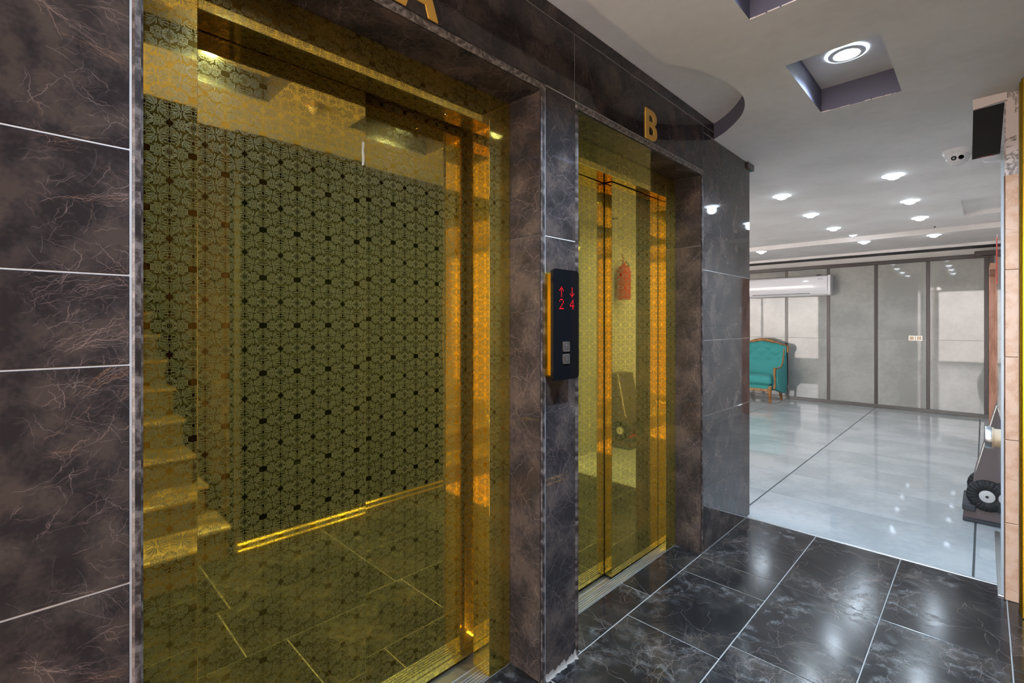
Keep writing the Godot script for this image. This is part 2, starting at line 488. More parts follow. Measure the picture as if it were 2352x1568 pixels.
func make_materials() -> void:
	# --- dark brown marble of the lift wall, jambs and lintels
	var w := 1280
	M.marble = stone(tex(marble(w, w, 11, 190, 44, 1100, lin(0.03, 0.0248, 0.0245), lin(0.05, 0.039, 0.037), lin(0.085, 0.062, 0.052)), w, w), Vector2(1.05, 1.05), 0.035)
	# --- the vein-rich slabs left of the first door, strands laid where the photograph shows them
	rng.seed = 5
	var lw := 640
	var lh := 2048
	var o := ground(lw, lh, 21, lin(0.028, 0.021, 0.0195), lin(0.043, 0.0318, 0.0285), lin(0.066, 0.046, 0.036), 0.005)
	var rust := Color(0.55, 0.36, 0.22)
	var pink := Color(0.66, 0.52, 0.46)
	# [photo x, photo y, angle, length, strands, spread, colour, strength]
	for e in [[30, 190, 0.55, 260, 26, 13, pink, 0.6], [140, 270, 0.35, 230, 22, 10, rust, 0.55], [60, 20, 0.3, 200, 12, 9, pink, 0.4], [200, 60, 0.9, 160, 10, 8, pink, 0.4],
		[40, 545, -0.1, 170, 24, 10, rust, 0.6], [20, 470, 1.2, 140, 14, 8, rust, 0.5], [200, 585, 0.3, 180, 9, 7, rust, 0.4],
		[110, 690, -0.1, 240, 14, 4, rust, 0.6], [220, 680, -0.2, 170, 30, 11, pink, 0.6], [0, 690, 0.9, 120, 12, 8, rust, 0.5], [150, 770, -0.5, 160, 8, 5, pink, 0.4],
		[70, 945, -0.45, 320, 34, 16, pink, 0.55], [180, 890, -0.4, 240, 26, 12, rust, 0.55], [20, 905, -0.2, 200, 18, 14, pink, 0.4], [120, 1000, -1.0, 120, 12, 7, pink, 0.5],
		[60, 1090, -0.5, 300, 26, 16, pink, 0.6], [150, 1070, -0.25, 260, 22, 9, pink, 0.55], [270, 1030, -0.9, 160, 26, 8, rust, 0.65],
		[150, 1190, -0.7, 200, 26, 12, rust, 0.65], [220, 1170, -0.4, 190, 30, 12, rust, 0.6], [80, 1290, -0.6, 230, 14, 10, rust, 0.45], [260, 1220, -0.9, 120, 20, 9, rust, 0.6], [285, 1310, -0.5, 70, 26, 8, rust, 0.75], [40, 1350, -0.2, 160, 12, 9, rust, 0.5]]:
		bundle(o, lw, lh, e[0] / 300.0 * 257.0 + 345.0, clampf((e[1] + 60.0) / 1568.0 * 1910.0, 0, lh), e[2], e[3], int(e[4] * 0.5), e[5] * 0.9, e[6], e[7] * 1.9)
	for i in 190:
		vein(o, lw, lh, rng.randf_range(300, 620), rng.randf() * lh, rng.randf_range(-1.0, 0.7), rng.randi_range(30, 230), Color(0.66, 0.55, 0.5), rng.randf_range(0.3, 0.95), 0.16, 0.012)
	for i in 26:   # fine curved scratches
		scratch(o, lw, lh, rng.randf_range(330, 610), rng.randf() * lh, rng.randf_range(0.7, 1.9), rng.randi_range(40, 130))
	for i in 700:
		vein(o, lw, lh, rng.randf() * lw, rng.randf() * lh, rng.randf() * TAU, rng.randi_range(2, 12), Color(0.78, 0.74, 0.72), rng.randf_range(0.15, 0.55), 0.12)
	M.marble_veined = stone(tex(o, lw, lh), Vector2(0.35, 1.12), 0.06)
	# --- black floor marble, scuffed: the scuffs are paler and rougher
	w = 1024
	o = marble(w, w, 33, 90, 22, 900, lin(0.011, 0.0102, 0.0105), lin(0.018, 0.016, 0.0155), lin(0.036, 0.03, 0.026))
	var cloud := noise_bytes(w, w, 0.016, 71, 6, 70.0)
	var patch := noise_bytes(w, w, 0.0022, 72, 2)
	var rough := PackedByteArray()
	rough.resize(w * w)
	for i in w * w:
		var s := clampf((cloud[i] - 118.0) / 130.0, 0.0, 1.0) * clampf((patch[i] - 100.0) / 90.0, 0.0, 1.0)
		rough[i] = int(38.0 + s * 55.0 + (cloud[i] >> 5))
		if s > 0.0:
			for c in 3: o[i * 3 + c] = int(o[i * 3 + c] + (112.0 - o[i * 3 + c]) * s * 0.66)
	M.floor_dark = stone(tex(o, w, w), Vector2(1.15, 1.15), 1.0)
	M.floor_dark.roughness_texture = tex(rough, w, w, Image.FORMAT_L8)
	M.floor_dark.roughness_texture_channel = BaseMaterial3D.TEXTURE_CHANNEL_RED
	# --- pale glazed tiles of the hall, faintly clouded
	w = 512
	o = ground(w, w, 44, lin(0.36, 0.37, 0.365), lin(0.405, 0.412, 0.405), lin(0.45, 0.455, 0.445), 0.006)
	M.floor_white = stone(tex(o, w, w), Vector2(1.9, 1.9), 0.035)
	o = ground(w, w, 45, lin(0.3, 0.3, 0.28), lin(0.335, 0.335, 0.312), lin(0.37, 0.367, 0.345), 0.006)
	M.wall_panel = stone(tex(o, w, w), Vector2(2.1, 2.1), 0.025)
	# --- salmon marble with short dark cracks
	rng.seed = 9
	o = ground(w, w, 46, lin(0.58, 0.34, 0.22), lin(0.64, 0.4, 0.275), lin(0.68, 0.45, 0.325), 0.01)
	for i in 60: vein(o, w, w, rng.randf() * w, rng.randf() * w, rng.randf_range(-0.5, 0.5), rng.randi_range(15, 60), Color(0.3, 0.2, 0.16), rng.randf_range(0.3, 0.8), 0.12)
	M.salmon = stone(tex(o, w, w), Vector2(0.42, 0.42), 0.2)
	M.entrance = stone(tex(o, w, w), Vector2(0.8, 0.8), 0.3)
	M.entrance.albedo_color = lin(1.0, 1.1, 1.15).clamp()  # pale stone for the unseen floor, added to bounce daylight
	# --- plaster and paint
	o = ground(w, w, 47, lin(0.7, 0.68, 0.665), lin(0.74, 0.72, 0.705), lin(0.77, 0.755, 0.74), 0.008)
	M.ceiling = stone(tex(o, w, w), Vector2(2.6, 2.6), 0.7)
	M.ceiling.uv1_triplanar = true
	M.ceiling.uv1_world_triplanar = true
	M.ceiling.uv1_scale = Vector3.ONE * 0.38
	o = ground(w, w, 48, lin(0.24, 0.19, 0.17), lin(0.5, 0.44, 0.41), lin(0.78, 0.7, 0.66), 0.03)
	M.mortar = stone(tex(o, w, w), Vector2(0.3, 0.3), 0.9)
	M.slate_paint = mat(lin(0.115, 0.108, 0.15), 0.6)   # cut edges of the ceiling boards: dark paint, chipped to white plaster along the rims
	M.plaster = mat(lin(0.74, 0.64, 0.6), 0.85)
	M.paint = mat(lin(0.62, 0.61, 0.59), 0.6)
	M.grout = mat(lin(0.6, 0.55, 0.51), 0.85)
	M.grout_dark = mat(lin(0.3, 0.28, 0.26), 0.8)
	M.grout_white = mat(lin(0.05, 0.055, 0.055), 0.8)
	o = ground(256, 256, 49, lin(0.025, 0.018, 0.016), lin(0.05, 0.036, 0.031), lin(0.15, 0.12, 0.105), 0.02)
	M.lime = mat(lin(0.24, 0.2, 0.17), 0.8)
	M.raw_edge = stone(tex(o, 256, 256), Vector2(0.25, 0.25), 0.3)
	o = ground(256, 256, 53, lin(0.07, 0.055, 0.045), lin(0.16, 0.13, 0.11), lin(0.34, 0.3, 0.26), 0.04)
	M.sawn_edge = stone(tex(o, 256, 256), Vector2(0.25, 0.25), 0.45)
	# --- gold mirror steel with a matt etched ornament
	var gold := lin(0.98, 0.68, 0.1)
	M.gold = mat(Color.WHITE, 1.0, 1.0)
	M.gold.albedo_texture = ornament(gold, lin(0.05, 0.043, 0.02))
	M.gold.roughness_texture = M.etch_rough
	M.gold.metallic_texture = M.etch_metal
	M.gold.metallic_texture_channel = BaseMaterial3D.TEXTURE_CHANNEL_RED
	M.gold.roughness_texture_channel = BaseMaterial3D.TEXTURE_CHANNEL_RED
	M.gold.uv1_scale = Vector3(1.0 / 0.0895, 1.0 / 0.128, 1.0)
	M.gold.texture_filter = BaseMaterial3D.TEXTURE_FILTER_LINEAR_WITH_MIPMAPS_ANISOTROPIC
	M.gold_plain = mat(lin(0.9, 0.58, 0.07), 0.16, 1.0)
	M.gold_post = mat(lin(0.42, 0.25, 0.02), 0.3, 1.0)
	M.gold_paint = mat(lin(0.8, 0.46, 0.075), 0.35)
	M.aluminium = mat(lin(0.55, 0.55, 0.53), 0.38, 1.0)
	M.chrome = mat(lin(0.7, 0.7, 0.7), 0.12, 1.0)
	M.knob = mat(lin(0.5, 0.5, 0.5), 0.42, 1.0)
	M.nickel = mat(lin(0.7, 0.67, 0.6), 0.28, 1.0)
	M.black_gloss = mat(lin(0.006, 0.006, 0.007), 0.04)
	M.black = mat(lin(0.012, 0.012, 0.013), 0.5)
	M.dark_gap = mat(lin(0.01, 0.008, 0.006), 0.8)
	M.brown_trim = mat(lin(0.055, 0.042, 0.038), 0.3)
	M.skirting = mat(lin(0.1, 0.093, 0.085), 0.3)
	M.slot = mat(lin(0.02, 0.02, 0.022), 0.6)
	M.white_plastic = mat(lin(0.72, 0.72, 0.74), 0.25)
	M.white_gloss = mat(lin(0.75, 0.75, 0.78), 0.08)
	M.grey_plastic = mat(lin(0.3, 0.3, 0.31), 0.4)
	M.red = mat(lin(0.5, 0.022, 0.012), 0.25)
	M.yellow = mat(lin(0.75, 0.6, 0.03), 0.5)
	M.teal = mat(lin(0.028, 0.25, 0.24), 0.75)
	M.teal.rim_enabled = true
	M.teal.rim = 0.5
	o = ground(256, 256, 50, lin(0.2, 0.085, 0.025), lin(0.3, 0.14, 0.045), lin(0.38, 0.19, 0.07), 0.02)
	M.wood = stone(tex(o, 256, 256), Vector2(0.3, 0.6), 0.35)
	o = ground(256, 256, 51, lin(0.34, 0.17, 0.11), lin(0.42, 0.22, 0.15), lin(0.48, 0.26, 0.18), 0.02)
	M.wood_pink = stone(tex(o, 256, 256), Vector2(0.4, 1.2), 0.4)
	M.taupe = mat(lin(0.12, 0.088, 0.085), 0.45)
	M.rubber = mat(lin(0.04, 0.042, 0.045), 0.7)
	M.bristle = mat(lin(0.008, 0.008, 0.008), 0.6)
	M.hub = mat(lin(0.55, 0.53, 0.5), 0.4)
	M.beige = mat(lin(0.55, 0.42, 0.28), 0.3)
	o = ground(512, 512, 52, lin(0.2, 0.14, 0.085), lin(0.3, 0.22, 0.14), lin(0.4, 0.31, 0.21), 0.01)
	M.stair = stone(tex(o, 512, 512), Vector2(0.9, 0.9), 0.25)
	M.stair_riser = mat(lin(0.11, 0.075, 0.045), 0.35)
	M.tinted = mat(lin(0.004, 0.0045, 0.006), 0.05)
	var gl := mat(Color(0.86, 0.92, 0.95, 0.16), 0.02)
	gl.transparency = BaseMaterial3D.TRANSPARENCY_ALPHA
	M.glass = gl
	var fg := mat(Color(0.8, 0.66, 0.52, 0.82), 0.3)  # beige film invented for the stair-side panes, to dim their daylight
	fg.transparency = BaseMaterial3D.TRANSPARENCY_ALPHA
	M.added_frosting = fg
	M.glass_edge = mat(lin(0.42, 0.47, 0.5), 0.15)
	M.led = glow(Color(1.0, 0.015, 0.06), 0.75)
	M.led.albedo_color = lin(0.03, 0.002, 0.003)
	M.led.emission_energy_multiplier = 0.9
	M.lamp = glow(Color(0.93, 0.97, 1.0), 11.0)
	M.lamp_ring = glow(Color(0.85, 0.93, 1.0), 2.2)
	M.lamp_rim = mat(lin(0.7, 0.72, 0.74), 0.35)

func tile(parent: Node, called: String, lo: Vector3, hi: Vector3, m: Material, bev := 0.0012) -> MeshInstance3D:
	return part(parent, called, mb(Vector2(rng.randf(), rng.randf())).box(lo, hi, bev), m)

func _ready() -> void:
	# ---- camera
	var cam := Camera3D.new()
	cam.name = "camera"
	add_child(cam)
	cam.position = EYE
	cam.rotation_degrees = Vector3(0, -45.44, 0)
	cam.set_frustum(2.0 * 784.0 / 1101.5 * 0.05, Vector2(0, -41.0 / 1101.5 * 0.05), 0.05, 200.0)
	cam.current = true
	# ---- sky seen through the entrance and the hall window
	var env := Environment.new()
	env.background_mode = Environment.BG_SKY
	var sm := ProceduralSkyMaterial.new()
	sm.sky_top_color = Color(0.86, 0.87, 0.9)
	sm.sky_horizon_color = Color(0.98, 0.93, 0.9)
	sm.ground_bottom_color = Color(0.84, 0.79, 0.76)
	sm.ground_horizon_color = Color(0.9, 0.85, 0.82)
	sm.sun_angle_max = 0.0
	var sky := Sky.new()
	sky.sky_material = sm
	env.sky = sky
	env.background_energy_multiplier = 11.0
	env.tonemap_mode = Environment.TONE_MAPPER_LINEAR
	env.tonemap_exposure = 2.2
	env.sdfgi_enabled = true
	env.ssao_enabled = true
	env.ssil_enabled = true
	var we := WorldEnvironment.new()
	we.name = "world_environment"
	we.environment = env
	add_child(we)

	make_materials()
	rng.seed = 101
	build_floor()
	build_lift_wall()
	build_ceiling()
	build_hall()
	build_right_side()
	build_behind()
	lift_door(1, 0.0, false)
	lift_door(2, 1.3635, true)
	build_signs()
	build_call_panel()
	build_lamps()
	build_ceiling_fittings()
	build_armchair()
	build_air_conditioner()
	build_switches()
	build_shoe_polisher()
	build_extinguisher()

# ------------------------------------------------------------------ floor
func build_floor() -> void:
	var f := setting("floor")
	part(f, "grout_bed", mb().box(V(-2.2, -0.2, -0.3), V(3.36, -0.0022, 1.5)), M.grout_dark)
	part(f, "mortar_bed", mb().box(V(3.36, -0.2, -5.2), V(FAR + 0.2, -0.002, 1.5)), M.grout_white)
	var rows := [[-0.157, 0.0, [-2.1, -0.4, 0.5, 1.0, 1.53, 2.075, 2.662]], [0.0, 0.4, [-2.1, -0.9, 0.1, 0.75, 1.33, 1.868, 2.408, 2.616, 3.352]], [0.4, 0.8, [-2.1, -0.75, -0.2, 0.6, 1.3, 1.98, 2.62, 3.352]], [0.8, 1.2, [-2.1, -0.6, 0.1, 0.65, 1.3, 1.95, 2.61, 3.352]], [1.2, 1.5, [-2.1, -0.6, 0.1, 0.65, 1.3, 1.95, 2.58, 3.352]]]
	for r in rows:
		for i in r[2].size() - 1:
			tile(f, "marble_tile" if r[2][i] > -0.5 else "bounce_tile", V(r[2][i] + 0.0022, -0.02, r[0] + 0.0022), V(r[2][i + 1] - 0.0022, rng.randf_range(-0.0004, 0.0004), r[1] - 0.0022), M.floor_dark if r[2][i] > -0.5 else M.entrance, 0.0012)  # pale tiles near the entrance are added, unseen, to bounce daylight onto the ceiling
	part(f, "threshold_strip", mb().box(V(3.352, -0.01, 0.0), V(3.372, 0.0025, 1.3), 0.001), M.aluminium)
	var zs := [-5.1, -3.75, -2.5, -1.28, -0.06, 1.085, 1.4]
	for i in 10:
		var x0 := 3.374 if i == 0 else 3.4 + 0.6 * i
		for j in zs.size() - 1:
			tile(f, "glazed_tile", V(x0 + 0.0026, -0.02, zs[j] + 0.0048), V(minf(4.0 + 0.6 * i, FAR) - 0.0026, 0.0, zs[j + 1] - 0.0048), M.floor_white, 0.001)

# ------------------------------------------------------------------ the lift wall
func build_lift_wall() -> void:
	var w := setting("wall_left")
	# core behind the slabs: grout shows in the joints
	var core := mb()
	for b in [[-2.2, 0.15, 0.0, 2.6], [1.302, 1.4915, 0.0, 2.13], [2.667, 3.41, 0.0, 2.6], [0.15, 2.667, 2.135, 2.6]]:
		core.box(V(b[0], b[2], -0.4), V(b[1], b[3], -0.0014))
	part(w, "core", core, M.grout)
	# slabs left of the first door, cut from one veined block
	var g := 0.0015
	for e in [[0.0, 0.806], [0.806, 1.209], [1.209, 1.374], [1.374, 1.6065], [1.6065, 2.13], [2.13, 2.45]]:
		var b := mb(Vector2(0.19, 2.0))
		b.box(V(-0.6, e[0] + g, -0.02), V(0.1355, e[1] - g, 0.0), 0.001)
		part(w, "marble_slab", b, M.marble_veined)
		tile(w, "salmon_slab", V(-1.35, e[0] + g, -0.02), V(-0.6 - g, e[1] - g, 0.0), M.salmon)  # unseen salmon facing, this and the next, added to bounce daylight
		tile(w, "salmon_slab", V(-2.1, e[0] + g, -0.02), V(-1.35 - g, e[1] - g, 0.0), M.salmon)
	# pier between the doors
	tile(w, "marble_slab", V(1.314 + g, 0.008, -0.02), V(1.4915, 1.6, 0.0), M.marble)
	tile(w, "marble_slab", V(1.314 + g, 1.603, -0.02), V(1.4915, 2.142, 0.0), M.marble)
	# fascia and its border
	var xs := [0.137, 1.487, 2.672]
	for i in 2: tile(w, "fascia_slab", V(xs[i] + g, 2.146, -0.02), V(xs[i + 1] - g, 2.4, 0.0), M.marble)
	tile(w, "fascia_slab", V(2.672 + g, 2.3612, -0.02), V(2.845, 2.4, 0.0), M.marble)
	var bx := [-2.1, -0.6, 0.72, 1.99, 2.845]
	for i in 4: tile(w, "border_slab", V(bx[i] + g, 2.4025, -0.02), V(bx[i + 1] - g, 2.452, 0.001), M.marble)
	# end of the wall, by the hall
	for e in [[0.0, 0.352], [0.352, 0.762], [0.762, 1.19], [1.19, 1.588], [1.588, 2.36]]:
		tile(w, "end_slab", V(2.672 + g, e[0] + 0.0012, -0.02), V(3.42, e[1] - 0.0012, 0.0), M.marble)
		tile(w, "end_slab", V(3.41, e[0] + 0.0012, -1.0), V(3.43, e[1] - 0.0012, -0.0215), M.marble)
	part(w, "ledge", mb().box(V(3.36, 2.318, -0.9), V(3.475, 2.36, 0.012), 0.003), M.marble)
	# jambs and lintels of both openings: the sawn edge of each slab faces the room
	for d in [[0.156, 1.29, 2.118, 1.602, 0.139, 1.3125], [1.5105, 2.655, 2.115, 1.72, 1.4915, 2.671]]:
		var hi: float = d[2]
		for e in [[0.0, d[3]], [d[3] + 0.0025, hi]]:
			tile(w, "jamb_slab", V(d[0] - 0.018, e[0] + 0.001, -0.16), V(d[0], e[1], -0.006), M.marble)
			tile(w, "jamb_slab", V(d[1], e[0] + 0.001, -0.16), V(d[1] + 0.018, e[1], -0.006), M.marble)
		tile(w, "lintel_slab", V(d[0] + 0.001, hi, -0.16), V(d[1] - 0.001, hi + 0.018, -0.006), M.marble)
		part(w, "slab_edge", mb(Vector2(rng.randf(), 0)).box(V(d[4], 0.0, -0.0058), V(d[0], hi + 0.002, 0.003), 0.004), M.raw_edge)
		part(w, "slab_edge", mb(Vector2(rng.randf(), 0)).box(V(d[1], 0.0, -0.0058), V(d[5], hi + 0.002, 0.003), 0.004), M.raw_edge)
		part(w, "slab_edge", mb(Vector2(rng.randf(), 0)).box(V(d[4], hi + 0.0022, -0.0058), V(d[5] + 0.003, hi + 0.027, 0.0045), 0.004), M.sawn_edge)
	# lime and mortar left along the foot of the pier
	var nz := FastNoiseLite.new()
	nz.seed = 8
	nz.frequency = 40.0
	part(w, "lime_fillet", mb().grid(60, 5, func(u, v2):
		var x := lerpf(1.312, 1.492, u)
		var r: float = 0.011 + 0.012 * nz.get_noise_1d(x) + 0.006 * smoothstep(0.8, 1.0, u)
		var a: float = v2 * PI / 2.0
		return V(x, maxf(r, 0.002) * (1.0 - sin(a)) * 1.5, maxf(r, 0.002) * (1.0 - cos(a)) * 0.8 + 0.0005), false, V(0, 1, 1)), M.lime)

# ------------------------------------------------------------------ lift doors
# the second door is the mirror image of the first in its leaves: the leaf that is seen from its edge is the right one
func lift_door(number: int, dx: float, right_in_front: bool) -> void:
	var d := setting("door_%d" % number, "gold mirrored lift door with etched ornament under the letter " + ("A" if number == 1 else "B"))
	var x0 := 0.156 + dx if number == 1 else 1.5105
	var x1 := 1.29 if number == 1 else 2.655
	var a := x0 + 0.121 if number == 1 else 1.625
	var b := 1.184 if number == 1 else 2.543
	var top := 2.118 if number == 1 else 2.115
	var hd := 2.006 if number == 1 else 1.998
	var zf := -0.156
	var zr := -0.246
	var fr := Node3D.new()
	fr.name = "frame"
	d.add_child(fr)
	part(fr, "stile", mb().box(V(x0 + 0.0005, 0.0, zr), V(a, top - 0.0005, zf), 0.0012), M.gold)
	part(fr, "stile", mb().box(V(b, 0.0, zr), V(x1 - 0.0005, top - 0.0005, zf), 0.0012), M.gold)
	part(fr, "header", mb().box(V(a + 0.0005, hd, zr), V(b - 0.0005, top - 0.0005, zf), 0.0012), M.gold)
	var z_front := -0.206
	var z_back := -0.252
	var th := 0.03
	if number == 1:
		z_front = -0.2515; z_back = -0.285
	var split := 0.747 if number == 1 else 2.066
	var l0 := a - 0.05
	var l1 := b + 0.04
	if right_in_front:
		part(d, "door_leaf", mb().box(V(split, 0.012, z_front - 0.042), V(b - 0.004, hd - 0.003, z_front), 0.0012), M.gold)
		part(d, "door_leaf", mb(Vector2(0.03, 0.02)).box(V(l0, 0.012, z_back - th), V(split + 0.08, hd + 0.03, z_back), 0.0012), M.gold)
	else:
		part(d, "door_leaf", mb().box(V(l0, 0.012, z_front - th), V(split, hd + 0.03, z_front), 0.0012), M.gold)
		part(d, "door_leaf", mb(Vector2(0.03, 0.02)).box(V(split - 0.08, 0.012, z_back - th), V(l1, hd + 0.03, z_back), 0.0012), M.gold)
	if number == 1: part(d, "torn_tape", mb().prism(PackedVector2Array([Vector2(0, 0), Vector2(0.007, 0.004), Vector2(0.0085, 0.03), Vector2(0.006, 0.05), Vector2(0.009, 0.074), Vector2(0.001, 0.076), Vector2(-0.001, 0.04), Vector2(0.001, 0.02)]), V(split - 0.0135, 1.775, z_front), V(1, 0, 0), V(0, 1, 0), V(0, 0, 0.0006)), M.beige)
	# grooved sill
	var s := Node3D.new()
	s.name = "sill"
	d.add_child(s)
	part(s, "sill_plate", mb().box(V(x0, -0.02, -0.34), V(x1, 0.0, -0.1565)), M.aluminium)
	for k in 7:
		var z := -0.160 - k * 0.0115
		if k == 5: continue
		part(s, "sill_rib", mb().box(V(a if k > 0 else x0 + 0.12, 0.0, z - 0.009), V(b, 0.0035, z), 0.0015), M.aluminium)
	# the shaft behind: dark
	part(d, "shaft", mb().box(V(x0 - 0.1, -0.02, -0.42), V(x1 + 0.1, 2.3, -0.36)), M.dark_gap)
	if number == 1:
		part(fr, "bolt", mb().lathe([Vector2(0.0, 0.0), Vector2(0.006, 0.0), Vector2(0.006, 0.0), Vector2(0.0065, 0.002), Vector2(0.004, 0.003), Vector2(0.0, 0.003)], 16, V(1.02, hd, -0.2), Basis(Vector3.RIGHT, PI)), M.chrome)

# ------------------------------------------------------------------ ceiling
func build_ceiling() -> void:
	var c := CSGCombiner3D.new()
	c.name = "ceiling"
	c.set_meta("kind", "structure")
	var slab := CSGBox3D.new()
	slab.size = V(11.7, 0.24, 6.6)
	slab.position = V(3.6, CEIL + 0.12, -1.94)
	slab.material = M.ceiling
	c.add_child(slab)
	var cuts := [[0.24, 0.83, 0.533, 0.853, 0.12], [1.24, 1.802, 0.533, 0.853, 0.12], [2.224, 2.85, 0.533, 0.853, 0.12], [7.05, 7.62, -5.3, 1.3, 0.06], [5.73, 6.6, 0.98, 1.3, 0.045]]
	for e in cuts:
		var b := CSGBox3D.new()
		b.operation = CSGShape3D.OPERATION_SUBTRACTION
		b.size = V(e[1] - e[0], e[4] + 0.1, e[3] - e[2])
		b.position = V((e[0] + e[1]) / 2.0, CEIL + e[4] - b.size.y / 2.0, (e[2] + e[3]) / 2.0)
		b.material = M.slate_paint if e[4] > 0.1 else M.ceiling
		c.add_child(b)
		if e[4] > 0.1:   # the board at the top of the recess is painted like the ceiling
			var top := CSGBox3D.new()
			top.operation = CSGShape3D.OPERATION_SUBTRACTION
			top.size = V(e[1] - e[0], 0.01, e[3] - e[2])
			top.position = V(b.position.x, CEIL + e[4] - 0.004, b.position.z)
			top.material = M.ceiling
			c.add_child(top)
	# the channel along the lift wall, that swells round at its end
	var pts := PackedVector2Array([Vector2(-2.3, -0.5), Vector2(-2.3, 0.178), Vector2(1.844, 0.178)])
	var curve := Curve2D.new()
	var bulge := [Vector2(1.844, 0.178), Vector2(1.996, 0.257), Vector2(2.166, 0.304), Vector2(2.346, 0.314), Vector2(2.481, 0.287), Vector2(2.608, 0.222), Vector2(2.746, 0.1), Vector2(2.836, -0.02)]
	for i in bulge.size():
		var tg: Vector2 = (bulge[mini(i + 1, 7)] - bulge[maxi(i - 1, 0)]) / 6.0
		curve.add_point(bulge[i], -tg, tg if i > 0 else tg)
	for p in curve.tessellate(4, 2.0).slice(1): pts.append(p)
	pts.append(Vector2(2.836, -0.5))
	var ch := CSGPolygon3D.new()
	ch.operation = CSGShape3D.OPERATION_SUBTRACTION
	ch.polygon = pts
	ch.depth = 0.2
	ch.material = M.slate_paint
	# polygon x -> x, polygon y -> z; depth runs down from the top of the channel
	ch.transform = Transform3D(Basis(Vector3(1, 0, 0), Vector3(0, 0, 1), Vector3(0, -1, 0)), V(0, CEIL + 0.092 - 0.2, 0))
	c.add_child(ch)
	var lid := CSGPolygon3D.new()
	lid.operation = CSGShape3D.OPERATION_SUBTRACTION
	lid.polygon = pts
	lid.depth = 0.01
	lid.material = M.ceiling
	lid.transform = Transform3D(ch.transform.basis, V(0, CEIL + 0.092 - 0.009, 0))
	c.add_child(lid)
	add_child(c)
	# bare plaster along the chipped rims of the recesses
	var t := setting("trim_2")
	rng.seed = 77
	for x in [1.802, 2.85]:
		var z := 0.533
		while z < 0.85:
			var l := rng.randf_range(0.01, 0.05)
			part(t, "plaster_chip", mb().box(V(x - rng.randf_range(0.001, 0.0025), CEIL - 0.0004, z), V(x + 0.001, CEIL + rng.randf_range(0.001, 0.005), minf(z + l, 0.853))), M.plaster)
			z += l + rng.randf_range(0.0, 0.012)

# ------------------------------------------------------------------ the hall beyond
func build_hall() -> void:
	var w := setting("wall_far")
	part(w, "core", mb().box(V(FAR + 0.006, 0.0, -5.2), V(FAR + 0.2, 2.6, 1.5)), M.paint)
	var zs := [-4.95, -4.34, -3.73, -3.12, -2.51, -1.9, -1.287, -0.676, -0.056, 0.548, 1.147]
	for i in zs.size() - 1:
		for e in [[0.045, 1.048], [1.051, 2.18]]:
			tile(w, "wall_panel", V(FAR - 0.004, e[0], zs[i] + 0.022), V(FAR + 0.01, e[1], zs[i + 1] - 0.022), M.wall_panel)
	for z in zs:
		part(w, "panel_strip", mb().box(V(FAR - 0.007, 0.0, z - 0.021), V(FAR + 0.01, 2.18, z + 0.021), 0.002), M.brown_trim)
	part(w, "panel_strip", mb().box(V(FAR - 0.02, 0.0, 1.172), V(FAR + 0.01, 2.26, 1.215), 0.002), M.brown_trim)
	part(w, "head_trim", mb().box(V(FAR - 0.03, 2.182, -5.0), V(FAR + 0.01, 2.236, 1.2), 0.004), M.brown_trim)
	part(w, "head_trim", mb().box(V(FAR - 0.14, 2.2, 1.03), V(FAR - 0.03, 2.262, 1.34), 0.004), M.brown_trim)
	var bb := setting("baseboard_far")
	part(bb, "board", mb().box(V(FAR - 0.016, 0.0, -5.0), V(FAR - 0.004, 0.055, 1.34), 0.003), M.skirting)
	# cornice with a dark underside board, at the far edge of the ceiling
	var t := setting("trim_1")
	part(t, "cornice", mb().box(V(8.83, 2.322, -5.1), V(FAR + 0.01, CEIL + 0.01, 1.3), 0.002), M.ceiling)
	part(t, "slot_board", mb().box(V(8.845, 2.314, -5.1), V(FAR - 0.02, 2.3215, 1.28)), M.slot)
	# left wall of the hall and the wall with the window, round the lift shafts
	var l := setting("wall_hall_left")
	part(l, "plaster", mb().box(V(3.2, 0.0, -5.2), V(FAR + 0.2, 2.6, -5.05)), M.paint)
	var n := setting("wall_near")
	for b in [[0.0, 2.6, -2.0, -1.0], [0.0, 0.3, -4.9, -2.0], [2.25, 2.6, -4.9, -2.0], [0.0, 2.6, -5.1, -4.9]]:
		part(n, "plaster", mb().box(V(3.25, b[0], b[2]), V(3.42, b[1], b[3])), M.paint)
	var wi := setting("window_2")
	for e in [[0.3, 2.25, -4.9, -4.85], [0.3, 2.25, -2.05, -2.0], [0.3, 0.35, -4.85, -2.05], [2.2, 2.25, -4.85, -2.05], [0.35, 2.2, -3.47, -3.43]]:
		part(wi, "window_frame", mb().box(V(3.31, e[0], e[2]), V(3.37, e[1], e[3]), 0.003), M.white_plastic)
	for e in [[-4.85, -3.47], [-3.43, -2.05]]:
		part(wi, "pane", mb().box(V(3.335, 0.35, e[0]), V(3.341, 2.2, e[1])), M.glass)

